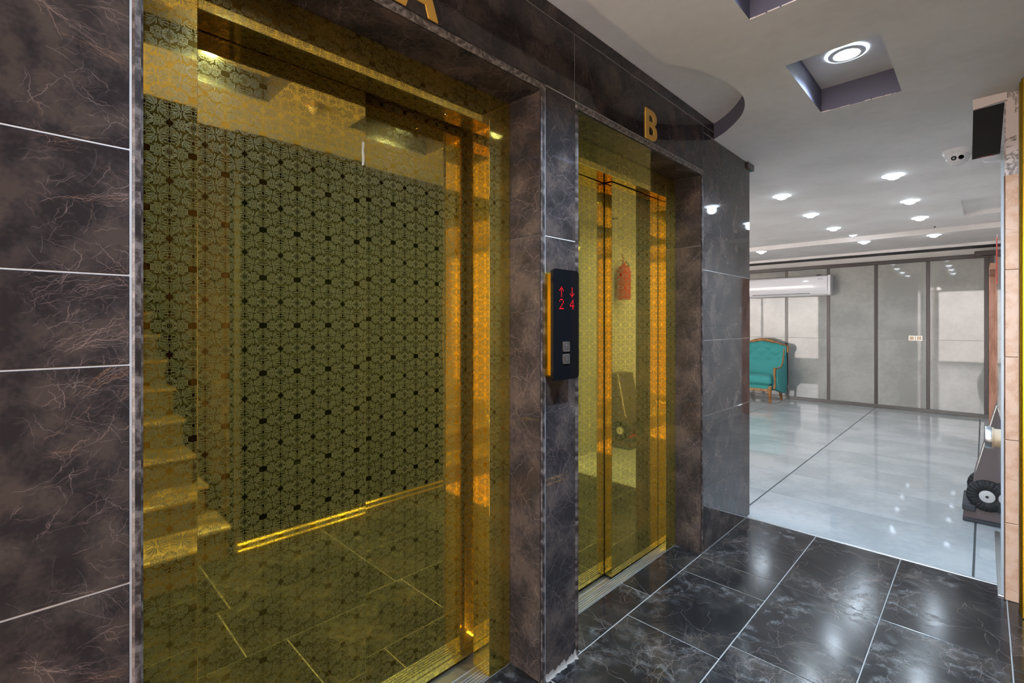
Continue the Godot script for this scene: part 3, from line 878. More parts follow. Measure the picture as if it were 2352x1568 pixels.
# ------------------------------------------------------------------ right hand side: pillar, glass leaf, hall wall
func build_right_side() -> void:
	var p := setting("wall_right")
	part(p, "plaster", mb().box(V(3.28, 0.0, 1.345), V(FAR + 0.2, 2.6, 1.5)), M.paint)
	# pillar of salmon marble, its top slab gone
	var core := mb().box(V(3.215, 0.0, 1.197), V(3.29, CEIL, 1.5))
	part(p, "pillar_core", core, M.plaster)
	var ys := [0.0, 0.36, 0.745, 1.13, 1.535, 1.975]
	for i in 5: tile(p, "salmon_slab", V(3.2, ys[i] + 0.001, 1.19), V(3.2155, ys[i + 1] - 0.001, 1.45), M.salmon, 0.002)
	for i in 5: tile(p, "salmon_slab", V(3.2, ys[i] + 0.001, 1.19), V(3.3, ys[i + 1] - 0.001, 1.1965), M.salmon, 0.002)
	# broken mortar where the slab came off
	var nz := FastNoiseLite.new()
	nz.seed = 3
	nz.frequency = 22.0
	part(p, "bare_mortar", mb().grid(14, 40, func(u, v2):
		var y := lerpf(1.976, CEIL, v2)
		var z := lerpf(1.192, 1.45, u)
		return V(3.2145 - 0.006 * nz.get_noise_2d(y * 1.0, z * 1.0) - (0.012 if v2 > 0.35 and v2 < 0.9 and nz.get_noise_2d(y * 0.6 + 7.0, z) > -0.1 else 0.0) * -1.0, y, z), false, V(-1, 0, 0)), M.mortar)
	part(p, "plaster_strip", mb().prism(PackedVector2Array([Vector2(1.087, 2.31), Vector2(1.12, 2.314), Vector2(1.16, 2.322), Vector2(1.2, 2.325), Vector2(1.2, CEIL), Vector2(1.085, CEIL)]), V(3.196, 0, 0), V(0, 0, 1), V(0, 1, 0), V(0.02, 0, 0)), M.plaster)
	# dark polished slab that hangs beside the pillar's head
	part(p, "dark_slab", mb(Vector2(0.3, 0.1)).prism(PackedVector2Array([Vector2(1.087, 2.305), Vector2(1.192, 2.312), Vector2(1.178, 2.08), Vector2(1.083, 2.076)]), V(3.19, 0, 0), V(0, 0, 1), V(0, 1, 0), V(0.018, 0, 0)), M.black_gloss)
	# glass leaf standing open along the wall, with a round pull on both faces
	var d := setting("door_3", "clear glass door leaf standing open against the pillar")
	part(d, "pane", mb().box(V(3.235, 0.01, 1.182), V(4.12, 2.1, 1.192), 0.001), M.glass)
	part(d, "pane_edge", mb().box(V(3.2305, 0.01, 1.181), V(3.235, 2.1, 1.193), 0.001), M.glass_edge)
	part(d, "floor_channel", mb().box(V(3.22, 0.0, 1.17), V(4.2, 0.008, 1.204), 0.002), M.aluminium)
	var k := Node3D.new()
	k.name = "door_pull"
	k.position = V(3.275, 0.735, 1.182)
	d.add_child(k)
	var ax := Basis(Vector3.RIGHT, -PI / 2.0)
	part(k, "stem", mb().lathe([Vector2(0.044, 0.0), Vector2(0.044, 0.022), Vector2(0.05, 0.024), Vector2(0.05, 0.03)], 28, Vector3.ZERO, ax), M.beige)
	part(k, "knob", mb().lathe([Vector2(0.0, 0.056), Vector2(0.05, 0.056), Vector2(0.053, 0.053), Vector2(0.053, 0.032), Vector2(0.05, 0.03), Vector2(0.0, 0.03)], 28, Vector3.ZERO, ax), M.knob)
	# salmon wood casing of a door further down the wall
	var c := setting("door_4", "pinkish wooden door casing in the hall's right wall")
	part(c, "casing", mb().box(V(8.14, 0.0, 1.165), V(8.22, 1.86, 1.346), 0.004), M.wood_pink)
	part(c, "casing", mb().box(V(7.2, 0.0, 1.21), V(7.28, 1.86, 1.346), 0.004), M.wood_pink)
	part(c, "casing", mb().box(V(7.2, 1.86, 1.165), V(8.22, 1.93, 1.346), 0.004), M.wood_pink)
	part(c, "door_leaf", mb().box(V(7.28, 0.005, 1.3), V(8.14, 1.86, 1.343), 0.002), M.wood_pink)
	# gold framed shop front of dark glass, opposite the lifts
	var s := setting("window_1", "dark tinted glass front in a gold frame opposite the lift doors")
	part(s, "pane", mb().box(V(0.84, 0.06, OPP), V(3.16, CEIL - 0.03, OPP + 0.012)), M.tinted)
	part(s, "bottom_rail", mb().prism(PackedVector2Array([Vector2(OPP, 0.0), Vector2(OPP - 0.03, 0.0), Vector2(OPP - 0.03, 0.03), Vector2(OPP - 0.022, 0.036), Vector2(OPP - 0.022, 0.06), Vector2(OPP - 0.012, 0.068), Vector2(OPP, 0.068)]), V(0.82, 0, 0), V(0, 0, 1), V(0, 1, 0), V(2.34, 0, 0)), M.gold_plain)
	part(s, "stile", mb().box(V(0.815, 0.0, OPP - 0.002), V(0.84, CEIL, OPP + 0.02), 0.001), M.brown_trim)
	part(s, "top_rail", mb().box(V(0.84, CEIL - 0.03, OPP - 0.005), V(3.16, CEIL, OPP + 0.02), 0.002), M.brown_trim)
	var post := mb()
	for e in [[3.085, 1.236, 1.33, 3.18], [3.06, 1.246, 1.33, 3.09], [3.045, 1.24, 1.33, 3.062]]:
		post.box(V(e[0], 0.0, e[1]), V(e[3], CEIL - 0.005, e[2]), 0.004)
	part(s, "stile", post, M.gold_post)
	part(p, "backing", mb().box(V(0.83, 0.0, OPP + 0.02), V(3.28, 2.6, OPP + 0.16)), M.dark_gap)

# ------------------------------------------------------------------ behind the camera: stairs and the entrance
func build_behind() -> void:
	var s := thing("staircase", "flight of beige stone steps rising opposite the first lift door", "stairs", V(0, 0, 1.35))
	for i in 9:
		var y := 0.172 * i
		var z := 0.27 * i
		var x1 := 0.8 - (0.045 * mini(i, 2))
		part(s, "riser", mb().box(V(-0.9, y, z), V(x1 - 0.015, y + 0.15, z + 0.3)), M.stair_riser)
		part(s, "tread", mb(Vector2(i * 0.31, 0.2)).box(V(-0.9, y + 0.15, z - 0.02), V(x1, y + 0.172, z + 0.3), 0.004), M.stair)
	var w := setting("wall_stair")
	part(w, "plaster", mb().box(V(0.83, 0.0, 1.36), V(0.98, 4.0, 4.4)), M.marble)
	part(w, "plaster", mb().box(V(-2.35, 0.0, 4.3), V(0.98, 4.0, 4.45)), M.marble)
	part(w, "upstand", mb().box(V(-1.15, CEIL + 0.03, 1.46), V(-1.05, 4.0, 4.3)), M.marble)
	part(w, "soffit", mb().box(V(-2.35, CEIL, 1.361), V(-1.0, CEIL + 0.1, 4.45)), M.ceiling)
	part(w, "landing_floor", mb().box(V(-2.2, -0.2, 1.501), V(0.98, -0.002, 4.45)), M.entrance)
	part(w, "roof", mb().box(V(-1.15, 3.9, 1.2), V(0.98, 4.05, 4.45)), M.marble)
	part(w, "upstand", mb().box(V(-1.15, CEIL + 0.03, 1.36), V(0.98, 4.0, 1.46)), M.marble)
	# glazed entrance front: daylight comes in here
	var b := setting("wall_back")
	part(b, "salmon_wall", mb().box(V(-2.35, 0.0, -0.4), V(-2.1, 2.6, 0.04)), M.salmon)
	var d := setting("door_5", "glazed entrance door behind the lift lobby")
	for e in [[0.0, CEIL, 0.04, 0.09], [0.0, CEIL, 1.23, 1.28], [0.0, CEIL, 2.7, 2.75], [0.0, CEIL, 4.25, 4.3], [0.0, 0.1, 0.09, 4.25], [2.3, CEIL, 0.09, 4.25]]:
		part(d, "door_frame", mb().box(V(-2.26, e[0], e[2]), V(-2.2, e[1], e[3]), 0.003), M.white_plastic)
	for e in [[0.09, 1.23], [1.28, 2.7], [2.75, 4.25]]: part(d, "pane", mb().box(V(-2.235, 0.1, e[0]), V(-2.228, 2.3, e[1])), M.glass if e[0] < 1.0 else M.added_frosting)  # the film on the stair-side panes is added, to soften light on the gold

# ------------------------------------------------------------------ letters over the doors
func build_signs() -> void:
	for e in [["A", 0.765, "large gold letter A on the marble fascia above the first lift door"], ["B", 2.078, "large gold letter B on the marble fascia above the second lift door"]]:
		var t := thing("letter_sign", e[2], "sign", V(e[1], 2.15, 0.0))
		var f := SystemFont.new()
		f.font_names = PackedStringArray(["Droid Sans"])
		f.font_weight = 700
		var tm := TextMesh.new()
		tm.text = e[0]
		tm.font = f
		tm.font_size = 64
		tm.pixel_size = 0.003
		tm.depth = 0.004
		tm.curve_step = 0.6
		tm.horizontal_alignment = HORIZONTAL_ALIGNMENT_CENTER
		tm.material = M.gold_paint
		var o := MeshInstance3D.new()
		o.mesh = tm
		o.name = "letter"
		var bb := tm.get_aabb()
		var k := 0.142 / bb.size.y
		o.scale = V(k * 1.12, k, 1.0)
		o.position = V(-bb.get_center().x * k * 1.12, -bb.position.y * k, 0.0025)
		t.add_child(o)

# ------------------------------------------------------------------ call panel
const GLYPHS := {"up": ["..#..", ".###.", "#.#.#", "..#..", "..#..", "..#..", "..#.."], "down": ["..#..", "..#..", "..#..", "..#..", "#.#.#", ".###.", "..#.."], "two": [".###.", "#...#", "....#", "...#.", "..#..", ".#...", "#####"], "four": ["...#.", "..##.", ".#.#.", "#..#.", "#####", "...#.", "...#."]}
func round_rect(w: float, h: float, r: float) -> PackedVector2Array:
	var o := PackedVector2Array()
	for c in [[w - r, r, -PI / 2], [w - r, h - r, 0.0], [r, h - r, PI / 2], [r, r, PI]]:
		for i in 6:
			var a: float = c[2] + PI / 2 * i / 5.0
			o.append(Vector2(c[0] + cos(a) * r, c[1] + sin(a) * r))
	return o
func build_call_panel() -> void:
	var t := thing("call_panel", "black glass lift call panel with red floor display on the marble pier", "call panel", V(1.302, 1.083, 0.0))
	var w := 0.15
	var h := 0.397
	part(t, "back_box", mb().prism(round_rect(w - 0.012, h - 0.02, 0.012), V(0.006, 0.01, 0.0005), V(1, 0, 0), V(0, 1, 0), V(0, 0, 0.0335), true), M.gold_plain)
	part(t, "front_glass", mb().prism(round_rect(w, h, 0.014), V(0, 0, 0.034), V(1, 0, 0), V(0, 1, 0), V(0, 0, 0.012), true), M.black_gloss)
	var dsp := Node3D.new()
	dsp.name = "display"
	t.add_child(dsp)
	for e in [["up", 0.036, 0.3], ["down", 0.098, 0.3], ["two", 0.036, 0.256], ["four", 0.098, 0.256]]:
		var g := mb()
		for r in 7:
			for c in 5:
				if GLYPHS[e[0]][r][c] == "#":
					var x: float = e[1] + c * 0.0052
					var y: float = e[2] + (6 - r) * 0.0054
					g.prism(PackedVector2Array([Vector2(-0.0019, 0), Vector2(-0.0013, -0.0013), Vector2(0, -0.0019), Vector2(0.0013, -0.0013), Vector2(0.0019, 0), Vector2(0.0013, 0.0013), Vector2(0, 0.0019), Vector2(-0.0013, 0.0013)]), V(x, y, 0.0461), V(1, 0, 0), V(0, 1, 0), V(0, 0, 0.0004))
		named(part(dsp, "led_" + ("arrow" if e[0] in ["up", "down"] else "digit"), g, M.led), {"up": "red lit arrow pointing up", "down": "red lit arrow pointing down", "two": "red lit digit 2", "four": "red lit digit 4"}[e[0]])
	for k in 2:
		var y := 0.101 - k * 0.0445
		var b := part(t, "button", mb().prism(round_rect(0.036, 0.036, 0.004), V(0.055, y, 0.046), V(1, 0, 0), V(0, 1, 0), V(0, 0, 0.003), true), M.nickel)
		part(b, "inset", mb().prism(round_rect(0.026, 0.027, 0.002), V(0.06, y + 0.0045, 0.0488), V(1, 0, 0), V(0, 1, 0), V(0, 0, 0.0006)), M.brown_trim)
		var s := 1.0 if k == 0 else -1.0
		part(b, "arrow", mb().prism(PackedVector2Array([Vector2(-0.002, -0.009 * s), Vector2(-0.002, 0.002 * s), Vector2(-0.007, 0.002 * s), Vector2(0, 0.01 * s), Vector2(0.007, 0.002 * s), Vector2(0.002, 0.002 * s), Vector2(0.002, -0.009 * s)]), V(0.073, y + 0.018, 0.0492), V(1, 0, 0), V(0, 1, 0), V(0, 0, 0.0012)), M.nickel)

# ------------------------------------------------------------------ lamps
func lamp_light(t: Node3D, at: Vector3, e: float, size: float, cone: float, tint: Color) -> void:
	var l := SpotLight3D.new()
	l.name = "light"
	l.position = at
	l.rotation_degrees = V(-90, 0, 0)
	l.light_color = tint
	l.light_energy = e
	l.light_size = size
	l.spot_range = 15.0
	l.spot_attenuation = 2.0
	l.spot_angle = cone
	l.spot_angle_attenuation = 1.0
	l.shadow_enabled = true
	t.add_child(l)
func build_lamps() -> void:
	for x in [0.55, 1.53, 2.545]:
		var where: String = {0.55: "above the first lift door's left side", 1.53: "between the two lift doors", 2.545: "in front of the second lift door"}[x]
		var t := thing("recessed_ceiling_light", "round lamp in a square ceiling recess " + where, "ceiling light", V(x, CEIL + 0.12, 0.692), "lamps in the square ceiling recesses")
		part(t, "rim", mb().lathe([Vector2(0.066, 0.0), Vector2(0.07, -0.006), Vector2(0.062, -0.01), Vector2(0.05, -0.01), Vector2(0.05, -0.004)], 36), M.lamp_rim)
		part(t, "light_ring", mb().lathe([Vector2(0.08, 0.0), Vector2(0.08, -0.003), Vector2(0.071, -0.003), Vector2(0.071, 0.0)], 36), M.lamp_ring)
		part(t, "lamp_disc", mb().lathe([Vector2(0.0, -0.013), Vector2(0.02, -0.0125), Vector2(0.04, -0.01), Vector2(0.05, -0.005), Vector2(0.05, -0.001), Vector2(0.0, -0.001)], 32), M.lamp)
		lamp_light(t, V(0, -0.02, 0), 2.9, 0.04, 72.0, Color(0.76, 0.88, 1.0))
	# hall downlights; the row by the far channel hangs a little higher or lower with the ceiling
	var nth := {0: "first", 1: "second", 2: "third"}
	var at := -1
	for e in [[4.42, 0.655, 0.0], [5.44, 0.662, 0.0], [6.38, 0.66, 0.0], [4.476, -0.09, 0.0], [5.445, -0.095, 0.0], [6.4, -0.085, 0.0], [7.36, -0.06, 0.06], [7.74, 0.0, 0.0], [7.74, 0.69, 0.0], [7.73, -1.25, 0.0]]:
		at += 1
		var which: String = "round white downlight, %s from the lift lobby in the row beside the security camera" % nth[at] if at < 3 else "round white downlight, %s from the lift lobby in the row by the marble wall's end" % nth[at - 3] if at < 6 else ["round white downlight inside the shallow ceiling channel", "round white downlight just past the ceiling channel facing the middle wall panels", "round white downlight just past the ceiling channel facing the wall sockets", "round white downlight in front of the air conditioner"][at - 6]
		var t := thing("downlight", which, "ceiling light", V(e[0], CEIL + e[2], e[1]), "downlights in the hall ceiling")
		part(t, "rim", mb().lathe([Vector2(0.066, 0.0), Vector2(0.068, -0.004), Vector2(0.058, -0.007), Vector2(0.048, -0.006), Vector2(0.048, 0.0)], 28), M.lamp_ring)
		part(t, "lamp_dome", mb().lathe([Vector2(0.0, -0.03), Vector2(0.015, -0.0288), Vector2(0.03, -0.0235), Vector2(0.04, -0.0135), Vector2(0.044, -0.001), Vector2(0.0, -0.001)], 28), M.lamp)
		lamp_light(t, V(0, -0.035, 0), 0.33, 0.035, 88.0, Color(0.86, 0.93, 1.0))

# ------------------------------------------------------------------ things on the ceiling
func build_ceiling_fittings() -> void:
	var c := thing("security_camera", "white turret security camera with two dark lenses under the ceiling", "camera", V(4.06, CEIL, 1.008))
	part(c, "base", mb().lathe([Vector2(0.0, 0.0), Vector2(0.074, 0.0), Vector2(0.074, 0.0), Vector2(0.073, -0.012), Vector2(0.064, -0.035), Vector2(0.05, -0.05), Vector2(0.03, -0.058), Vector2(0.0, -0.06)], 36), M.white_plastic)
	var look := Basis.looking_at((EYE + V(0.5, -0.3, -0.1) - V(4.06, CEIL, 1.008)).normalized())
	var ball := part(c, "ball", mb().grid(28, 16, func(u, v2):
		var a: float = v2 * PI
		var q := V(sin(a) * cos(u * TAU), sin(a) * sin(u * TAU), cos(a))
		if q.z < -0.82: q.z = -0.82 - (q.z + 0.82) * -0.15
		return q * 0.057, true), M.white_plastic, V(-0.012, -0.042, 0))
	ball.basis = look
	for s in [-1, 1]:
		var e := part(ball, "lens", mb().lathe([Vector2(0.0, 0.0), Vector2(0.0105, 0.0), Vector2(0.0105, 0.0), Vector2(0.0125, -0.001), Vector2(0.0135, -0.004)], 20, V(s * 0.0165, 0.0, -0.0505), Basis(Vector3.RIGHT, -PI / 2.0)), M.black_gloss if s < 0 else M.black)
		if s > 0: part(e, "glass_eye", mb().lathe([Vector2(0.0, 0.0025), Vector2(0.004, 0.002), Vector2(0.006, 0.0)], 16, V(0.0165, 0, -0.0505), Basis(Vector3.RIGHT, -PI / 2.0)), M.chrome)
	var c2 := thing("dome_camera", "white dome casing half hidden behind the dark slab at the pillar's head", "camera", V(4.22, CEIL, 1.17))
	part(c2, "base", mb().lathe([Vector2(0.0, 0.0), Vector2(0.066, 0.0), Vector2(0.066, 0.0), Vector2(0.064, -0.015)], 32), M.white_plastic)
	part(c2, "dome", mb().lathe([Vector2(0.064, -0.015), Vector2(0.06, -0.04), Vector2(0.045, -0.062), Vector2(0.02, -0.072), Vector2(0.0, -0.073)], 32), M.white_plastic)
	# sensor over the first door, seen in the gold mirror
	var d := thing("motion_sensor", "small round ivory ceiling sensor reflected in the first lift door", "sensor", V(1.0, CEIL, 0.72))
	part(d, "base", mb().lathe([Vector2(0.0, 0.0), Vector2(0.04, 0.0), Vector2(0.04, 0.0), Vector2(0.04, -0.014), Vector2(0.032, -0.018)], 28), M.beige)
	part(d, "lens", mb().lathe([Vector2(0.032, -0.018), Vector2(0.028, -0.034), Vector2(0.015, -0.045), Vector2(0.0, -0.047)], 28), M.white_gloss)
	# small flush grille in the far ceiling
	var v := thing("ceiling_sprinkler", "tiny dark sprinkler rose in the hall ceiling channel", "sprinkler", V(7.35, CEIL + 0.06, 0.72))
	part(v, "rose", mb().lathe([Vector2(0.0, 0.0), Vector2(0.03, 0.0), Vector2(0.03, 0.0), Vector2(0.022, -0.01), Vector2(0.0, -0.012)], 20), M.grey_plastic)
	part(v, "nozzle", mb().lathe([Vector2(0.006, -0.012), Vector2(0.006, -0.028), Vector2(0.012, -0.03), Vector2(0.012, -0.032), Vector2(0.0, -0.032)], 14), M.brown_trim)

# ------------------------------------------------------------------ armchair
func build_armchair() -> void:
	var t := thing("armchair", "teal velvet armchair with tufted back and carved wooden frame by the far wall", "armchair", V(8.74, 0, -1.6))
	# front is -x, width runs along z
	part(t, "seat_cushion", mb().rbox(V(-0.33, 0.29, -0.285), V(0.1, 0.425, 0.285), 0.045, V(0.01, 0.018, 0.0)), M.teal)
	part(t, "seat_base", mb().rbox(V(-0.31, 0.2, -0.29), V(0.14, 0.288, 0.29), 0.02), M.teal)
	part(t, "apron", mb().box(V(-0.325, 0.185, -0.28), V(-0.295, 0.228, 0.28), 0.006), M.wood)
	var top := func(z: float) -> float: return 0.915 + 0.085 * pow(maxf(cos(z / 0.36 * PI / 2.0), 0.0), 1.3)
	var half := func(y: float) -> float: return lerpf(0.3, 0.375, smoothstep(0.4, 0.8, y))
	var face := func(u: float, v2: float, depth: float) -> Vector3:
		var s := u * 2.0 - 1.0
		var y0 := lerpf(0.36, 0.93, v2)
		var z: float = s * half.call(y0)
		var y := lerpf(0.36, top.call(z), v2)
		var edge := (1.0 - pow(absf(s), 6.0)) * (1.0 - pow(absf(v2 * 2.0 - 1.0), 8.0))
		var tuft := 0.0
		if y > 0.6:
			var p := z / 0.105 + y / 0.09
			var q := z / 0.105 - y / 0.09
			tuft = 0.024 * (1.0 - absf(sin(p * PI / 2.0)) * absf(sin(q * PI / 2.0))) * smoothstep(0.6, 0.68, y) * smoothstep(1.0, 0.85, absf(s))
		return V(0.14 + (y - 0.36) * 0.13 - depth * edge + tuft - 0.05 * pow(absf(s), 3.0), y, z)
	part(t, "back_cushion", mb().grid(56, 48, func(u, v2): return face.call(u, v2, 0.075), false, V(-1, 0, 0)), M.teal)
	part(t, "back_shell", mb().grid(24, 16, func(u, v2):
		var q: Vector3 = face.call(u, v2, 0.0)
		return V(q.x + 0.02 + 0.05 * (1.0 - pow(absf(u * 2.0 - 1.0), 4.0)), q.y, q.z), false, V(1, 0, 0)), M.teal)
	var rail := []
	for i in 41:
		var z := lerpf(-0.37, 0.37, i / 40.0)
		rail.append(V(0.135 + (top.call(z) - 0.36) * 0.13 - 0.05 * pow(absf(z / 0.375), 3.0), top.call(z) + 0.008, z))
	var rr := []
	for i in 41: rr.append(0.012 + 0.016 * smoothstep(0.2, 0.3, i / 40.0) * smoothstep(0.8, 0.7, i / 40.0))
	part(t, "crest_rail", mb().tube(rail, rr, 10), M.wood)
	for s in [-1.0, 1.0]:
		# side panel that sweeps from the back down to the arm
		var pl := PackedVector2Array()
		for q in [[-0.27, 0.22], [0.18, 0.12], [0.24, 0.3], [0.23, 0.6], [0.215, 0.9], [0.17, 0.88], [0.12, 0.74], [0.05, 0.61], [-0.06, 0.555], [-0.2, 0.56], [-0.275, 0.55], [-0.285, 0.46], [-0.26, 0.38]]: pl.append(Vector2(q[0], q[1]))
		part(t, "side_panel", mb().prism(pl, V(0, 0, s * 0.29), V(1, 0, 0), V(0, 1, 0), V(0, 0, s * 0.075), true), M.teal)
		var edge := []
		for q in [[0.205, 0.915], [0.165, 0.885], [0.115, 0.745], [0.045, 0.617], [-0.06, 0.563], [-0.2, 0.567], [-0.285, 0.56]]: edge.append(V(q[0], q[1], s * 0.345))
		part(t, "arm_rail", mb().tube(edge, 0.012, 8), M.wood)
		var post := []
		for q in [[-0.29, 0.575], [-0.3, 0.52], [-0.298, 0.46], [-0.275, 0.4], [-0.265, 0.34], [-0.285, 0.28], [-0.315, 0.24]]: post.append(V(q[0], q[1], s * 0.325))
		part(t, "arm_post", mb().tube(post, [0.02, 0.021, 0.018, 0.016, 0.016, 0.018, 0.02], 10), M.wood)
		var leg := []
		for q in [[-0.32, 0.27], [-0.34, 0.22], [-0.338, 0.16], [-0.32, 0.09], [-0.315, 0.04], [-0.325, 0.0]]: leg.append(V(q[0], q[1], s * 0.265))
		part(t, "leg", mb().tube(leg, [0.026, 0.034, 0.031, 0.023, 0.019, 0.022], 12), M.wood)
		part(t, "leg", mb().tube([V(0.17, 0.15, s * 0.28), V(0.185, 0.08, s * 0.285), V(0.21, 0.0, s * 0.29)], [0.026, 0.022, 0.018], 10), M.wood)
		part(t, "ear_scroll", mb().tube([V(0.19, 0.93, s * 0.375), V(0.185, 0.89, s * 0.392), V(0.18, 0.84, s * 0.392), V(0.17, 0.8, s * 0.38)], [0.01, 0.017, 0.018, 0.009], 8), M.wood)

# ------------------------------------------------------------------ air conditioner
func build_air_conditioner() -> void:
	var t := thing("air_conditioner", "long white split air conditioner high on the far wall", "air conditioner", V(FAR - 0.005, 1.735, -1.83))
	var len := 1.21
	part(t, "body", mb().prism(PackedVector2Array([Vector2(0, 0.02), Vector2(-0.1, 0.0), Vector2(-0.15, 0.015), Vector2(-0.175, 0.05), Vector2(-0.178, 0.28), Vector2(-0.16, 0.315), Vector2(-0.12, 0.33), Vector2(0, 0.33)]), Vector3.ZERO, V(1, 0, 0), V(0, 1, 0), V(0, 0, len), true), M.white_plastic)
	part(t, "front_panel", mb().prism(PackedVector2Array([Vector2(-0.181, 0.068), Vector2(-0.19, 0.075), Vector2(-0.198, 0.15), Vector2(-0.196, 0.27), Vector2(-0.186, 0.305), Vector2(-0.179, 0.305)]), V(0, 0, 0.012), V(1, 0, 0), V(0, 1, 0), V(0, 0, len - 0.045), true), M.white_gloss)
	part(t, "end_cap", mb().rbox(V(-0.19, 0.012, len - 0.03), V(0.0, 0.328, len + 0.008), 0.012), M.white_plastic)
	part(t, "air_outlet", mb().box(V(-0.176, 0.038, 0.05), V(-0.15, 0.047, len - 0.28), 0.001), M.black)
	part(t, "louver", mb().prism(PackedVector2Array([Vector2(-0.15, 0.006), Vector2(-0.184, 0.034), Vector2(-0.181, 0.038), Vector2(-0.146, 0.01)]), V(0, 0, 0.05), V(1, 0, 0), V(0, 1, 0), V(0, 0, len - 0.33)), M.white_plastic)
	part(t, "badge", mb().box(V(-0.2, 0.264, len - 0.17), V(-0.1955, 0.272, len - 0.09)), M.grey_plastic)
	part(t, "indicator", mb().box(V(-0.2, 0.1, 0.78), V(-0.195, 0.105, 0.81)), M.grey_plastic)
	part(t, "bracket", mb().box(V(-0.04, 0.33, len - 0.22), V(-0.005, 0.352, len - 0.16), 0.002), M.black)

func build_switches() -> void:
	for k in 2:
		var t := thing("wall_socket" if k == 0 else "light_switch", "square power socket in a bronze frame beside the switch on the far wall" if k == 0 else "square light switch in a bronze frame beside the socket on the far wall", "socket" if k == 0 else "switch", V(FAR - 0.004, 1.073, 0.367 + k * 0.083))
		part(t, "frame", mb().box(V(-0.009, -0.038, -0.038), V(0.0, 0.038, 0.038), 0.004), M.nickel)
		part(t, "plate", mb().box(V(-0.012, -0.027, -0.027), V(-0.009, 0.027, 0.027), 0.002), M.beige)
		if k == 0:
			for s in [-1, 1]: part(t, "socket_hole", mb().lathe([Vector2(0.0, 0.0), Vector2(0.004, 0.0), Vector2(0.004, 0.001)], 10, V(-0.0125, s * 0.009, 0), Basis(Vector3.BACK, PI / 2.0)), M.black)
		else:
			part(t, "rocker", mb().box(V(-0.016, -0.024, -0.002), V(-0.012, 0.024, 0.024), 0.002), M.beige)

# ------------------------------------------------------------------ shoe polisher
func build_shoe_polisher() -> void:
	var t := thing("shoe_polisher", "taupe shoe polishing machine with round black brushes on the hall floor", "shoe polisher", V(4.3, 0.0, 1.03))
	# outline in (z, y), seen from the lifts; x runs along the wall
	var body := PackedVector2Array([Vector2(0.19, 0.0), Vector2(0.0, 0.004), Vector2(0.0, 0.08), Vector2(0.012, 0.1), Vector2(0.07, 0.105), Vector2(0.07, 0.24), Vector2(0.045, 0.26), Vector2(0.055, 0.32), Vector2(0.075, 0.4), Vector2(0.145, 0.72), Vector2(0.155, 0.76), Vector2(0.29, 0.76), Vector2(0.29, 0.0)])
	part(t, "body", mb().prism(body, V(0.03, 0, 0), V(0, 0, 1), V(0, 1, 0), V(0.3, 0, 0)), M.taupe)
	part(t, "base_foot", mb().box(V(0.0, 0.0, -0.006), V(0.36, 0.02, 0.19), 0.004), M.rubber)
	part(t, "foot_pad", mb().box(V(-0.002, 0.07, -0.008), V(0.362, 0.112, 0.055), 0.006), M.rubber)
	part(t, "front_trim", mb().tube([V(0.028, 0.33, 0.055), V(0.028, 0.4, 0.072), V(0.028, 0.72, 0.142), V(0.028, 0.765, 0.153)], 0.004, 8), M.chrome)
	part(t, "red_mat", mb().box(V(0.04, 0.105, 0.03), V(0.31, 0.116, 0.075), 0.002), M.red)
	var ax := Basis(Vector3.BACK, PI / 2.0)
	for k in 2:
		var x := 0.028 if k == 0 else 0.3
		var b := part(t, "brush", mb(), M.bristle) if false else null
		var g := mb()
		g.grid(144, 6, func(u, v2):
			var a: float = u * TAU
			var r := lerpf(0.03, 0.098, v2) + (0.001 * sin(u * TAU * 24.0) if v2 > 0.9 else 0.0)
			return V(x - 0.018 - 0.01 * sin(v2 * PI) - 0.0018 * sin(u * TAU * 24.0) * v2, 0.182 + cos(a) * r, 0.108 + sin(a) * r), true, V(-1, 0, 0))
		g.grid(144, 1, func(u, v2):
			var a: float = u * TAU
			var r := 0.098 + 0.001 * sin(u * TAU * 24.0)
			return V(x - 0.018 + v2 * 0.03, 0.182 + cos(a) * r, 0.108 + sin(a) * r), true)
		b = part(t, "brush", g, M.bristle)
		part(b, "hub", mb().lathe([Vector2(0.0, 0.034), Vector2(0.008, 0.034), Vector2(0.008, 0.034), Vector2(0.01, 0.031), Vector2(0.036, 0.031), Vector2(0.038, 0.028), Vector2(0.038, 0.01)], 28, V(x, 0.182, 0.108), ax), M.hub)
		part(b, "axle", mb().lathe([Vector2(0.0, 0.038), Vector2(0.007, 0.038), Vector2(0.007, 0.038), Vector2(0.007, 0.03)], 14, V(x, 0.182, 0.108), ax), M.black)

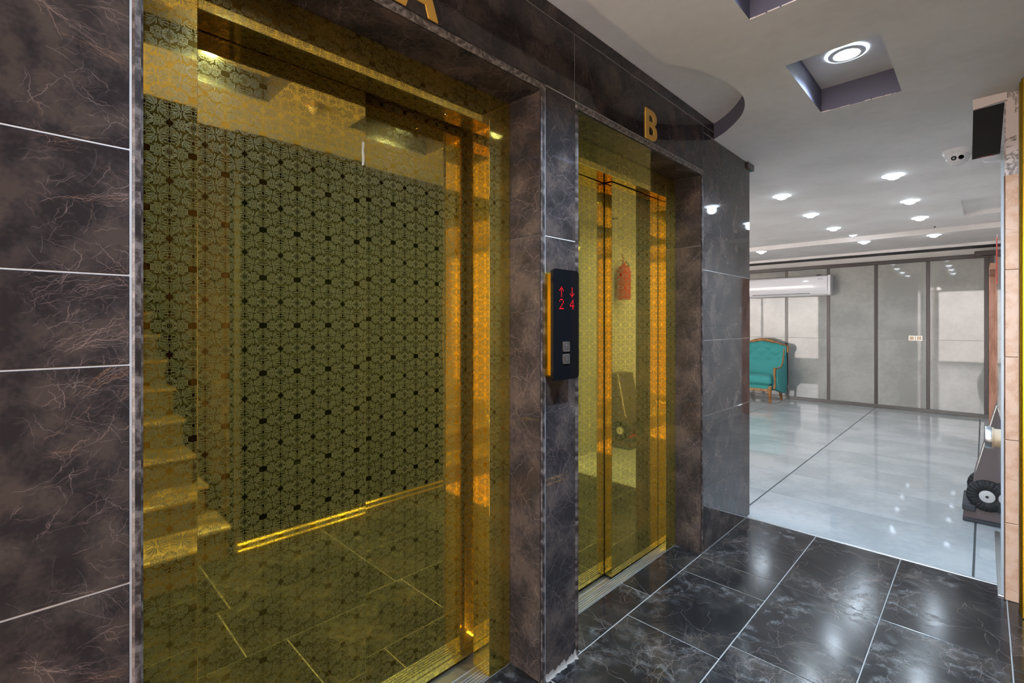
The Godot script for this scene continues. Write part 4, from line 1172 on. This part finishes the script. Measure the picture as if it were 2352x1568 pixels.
# ------------------------------------------------------------------ extinguisher and cable on the hall's right wall
func build_extinguisher() -> void:
	var t := thing("fire_extinguisher", "red fire extinguisher hung on the hall's right wall above the shoe polisher", "extinguisher", V(4.57, 1.545, 1.256))
	part(t, "cylinder", mb().lathe([Vector2(0.0, 0.0), Vector2(0.07, 0.0), Vector2(0.075, 0.008), Vector2(0.075, 0.31), Vector2(0.068, 0.34), Vector2(0.045, 0.365), Vector2(0.022, 0.375), Vector2(0.02, 0.4)], 32), M.red)
	part(t, "valve", mb().lathe([Vector2(0.018, 0.395), Vector2(0.018, 0.43), Vector2(0.0, 0.432)], 16), M.chrome)
	part(t, "lever", mb().tube([V(0.02, 0.425, 0.0), V(-0.05, 0.445, -0.02), V(-0.11, 0.48, -0.04)], 0.007, 8), M.red)
	part(t, "lever", mb().tube([V(0.02, 0.41, 0.0), V(-0.05, 0.415, -0.02), V(-0.12, 0.41, -0.045)], 0.007, 8), M.red)
	part(t, "gauge", mb().lathe([Vector2(0.0, 0.0), Vector2(0.016, 0.0), Vector2(0.016, 0.0), Vector2(0.016, -0.012), Vector2(0.0, -0.012)], 18, V(0.02, 0.415, -0.03), Basis(Vector3.RIGHT, -PI / 2.0)), M.chrome)
	part(t, "hose", mb().tube([V(0.02, 0.415, 0.0), V(0.07, 0.4, -0.01), V(0.1, 0.33, -0.01), V(0.1, 0.15, -0.01), V(0.09, 0.05, -0.01)], 0.009, 8), M.black)
	part(t, "label", mb().grid(10, 1, func(u, v2):
		var a := lerpf(-1.1, 0.1, u)
		return V(cos(a) * 0.0757, lerpf(0.09, 0.24, v2), sin(a) * 0.0757), false, V(0, 0, -1)), M.yellow)
	part(t, "bracket", mb().box(V(-0.03, 0.2, 0.07), V(0.03, 0.24, 0.084), 0.002), M.grey_plastic)
	var c := thing("wall_cable", "loose black cable hanging down the hall's right wall", "cable", V(3.98, 0.0, 1.338))
	var path := []
	for i in 24: path.append(V(0.012 * sin(i * 0.9) + 0.008 * sin(i * 0.33), lerpf(CEIL - 0.005, 0.35, i / 23.0), 0.0))
	part(c, "cable", mb().tube(path, 0.005, 8), M.black)
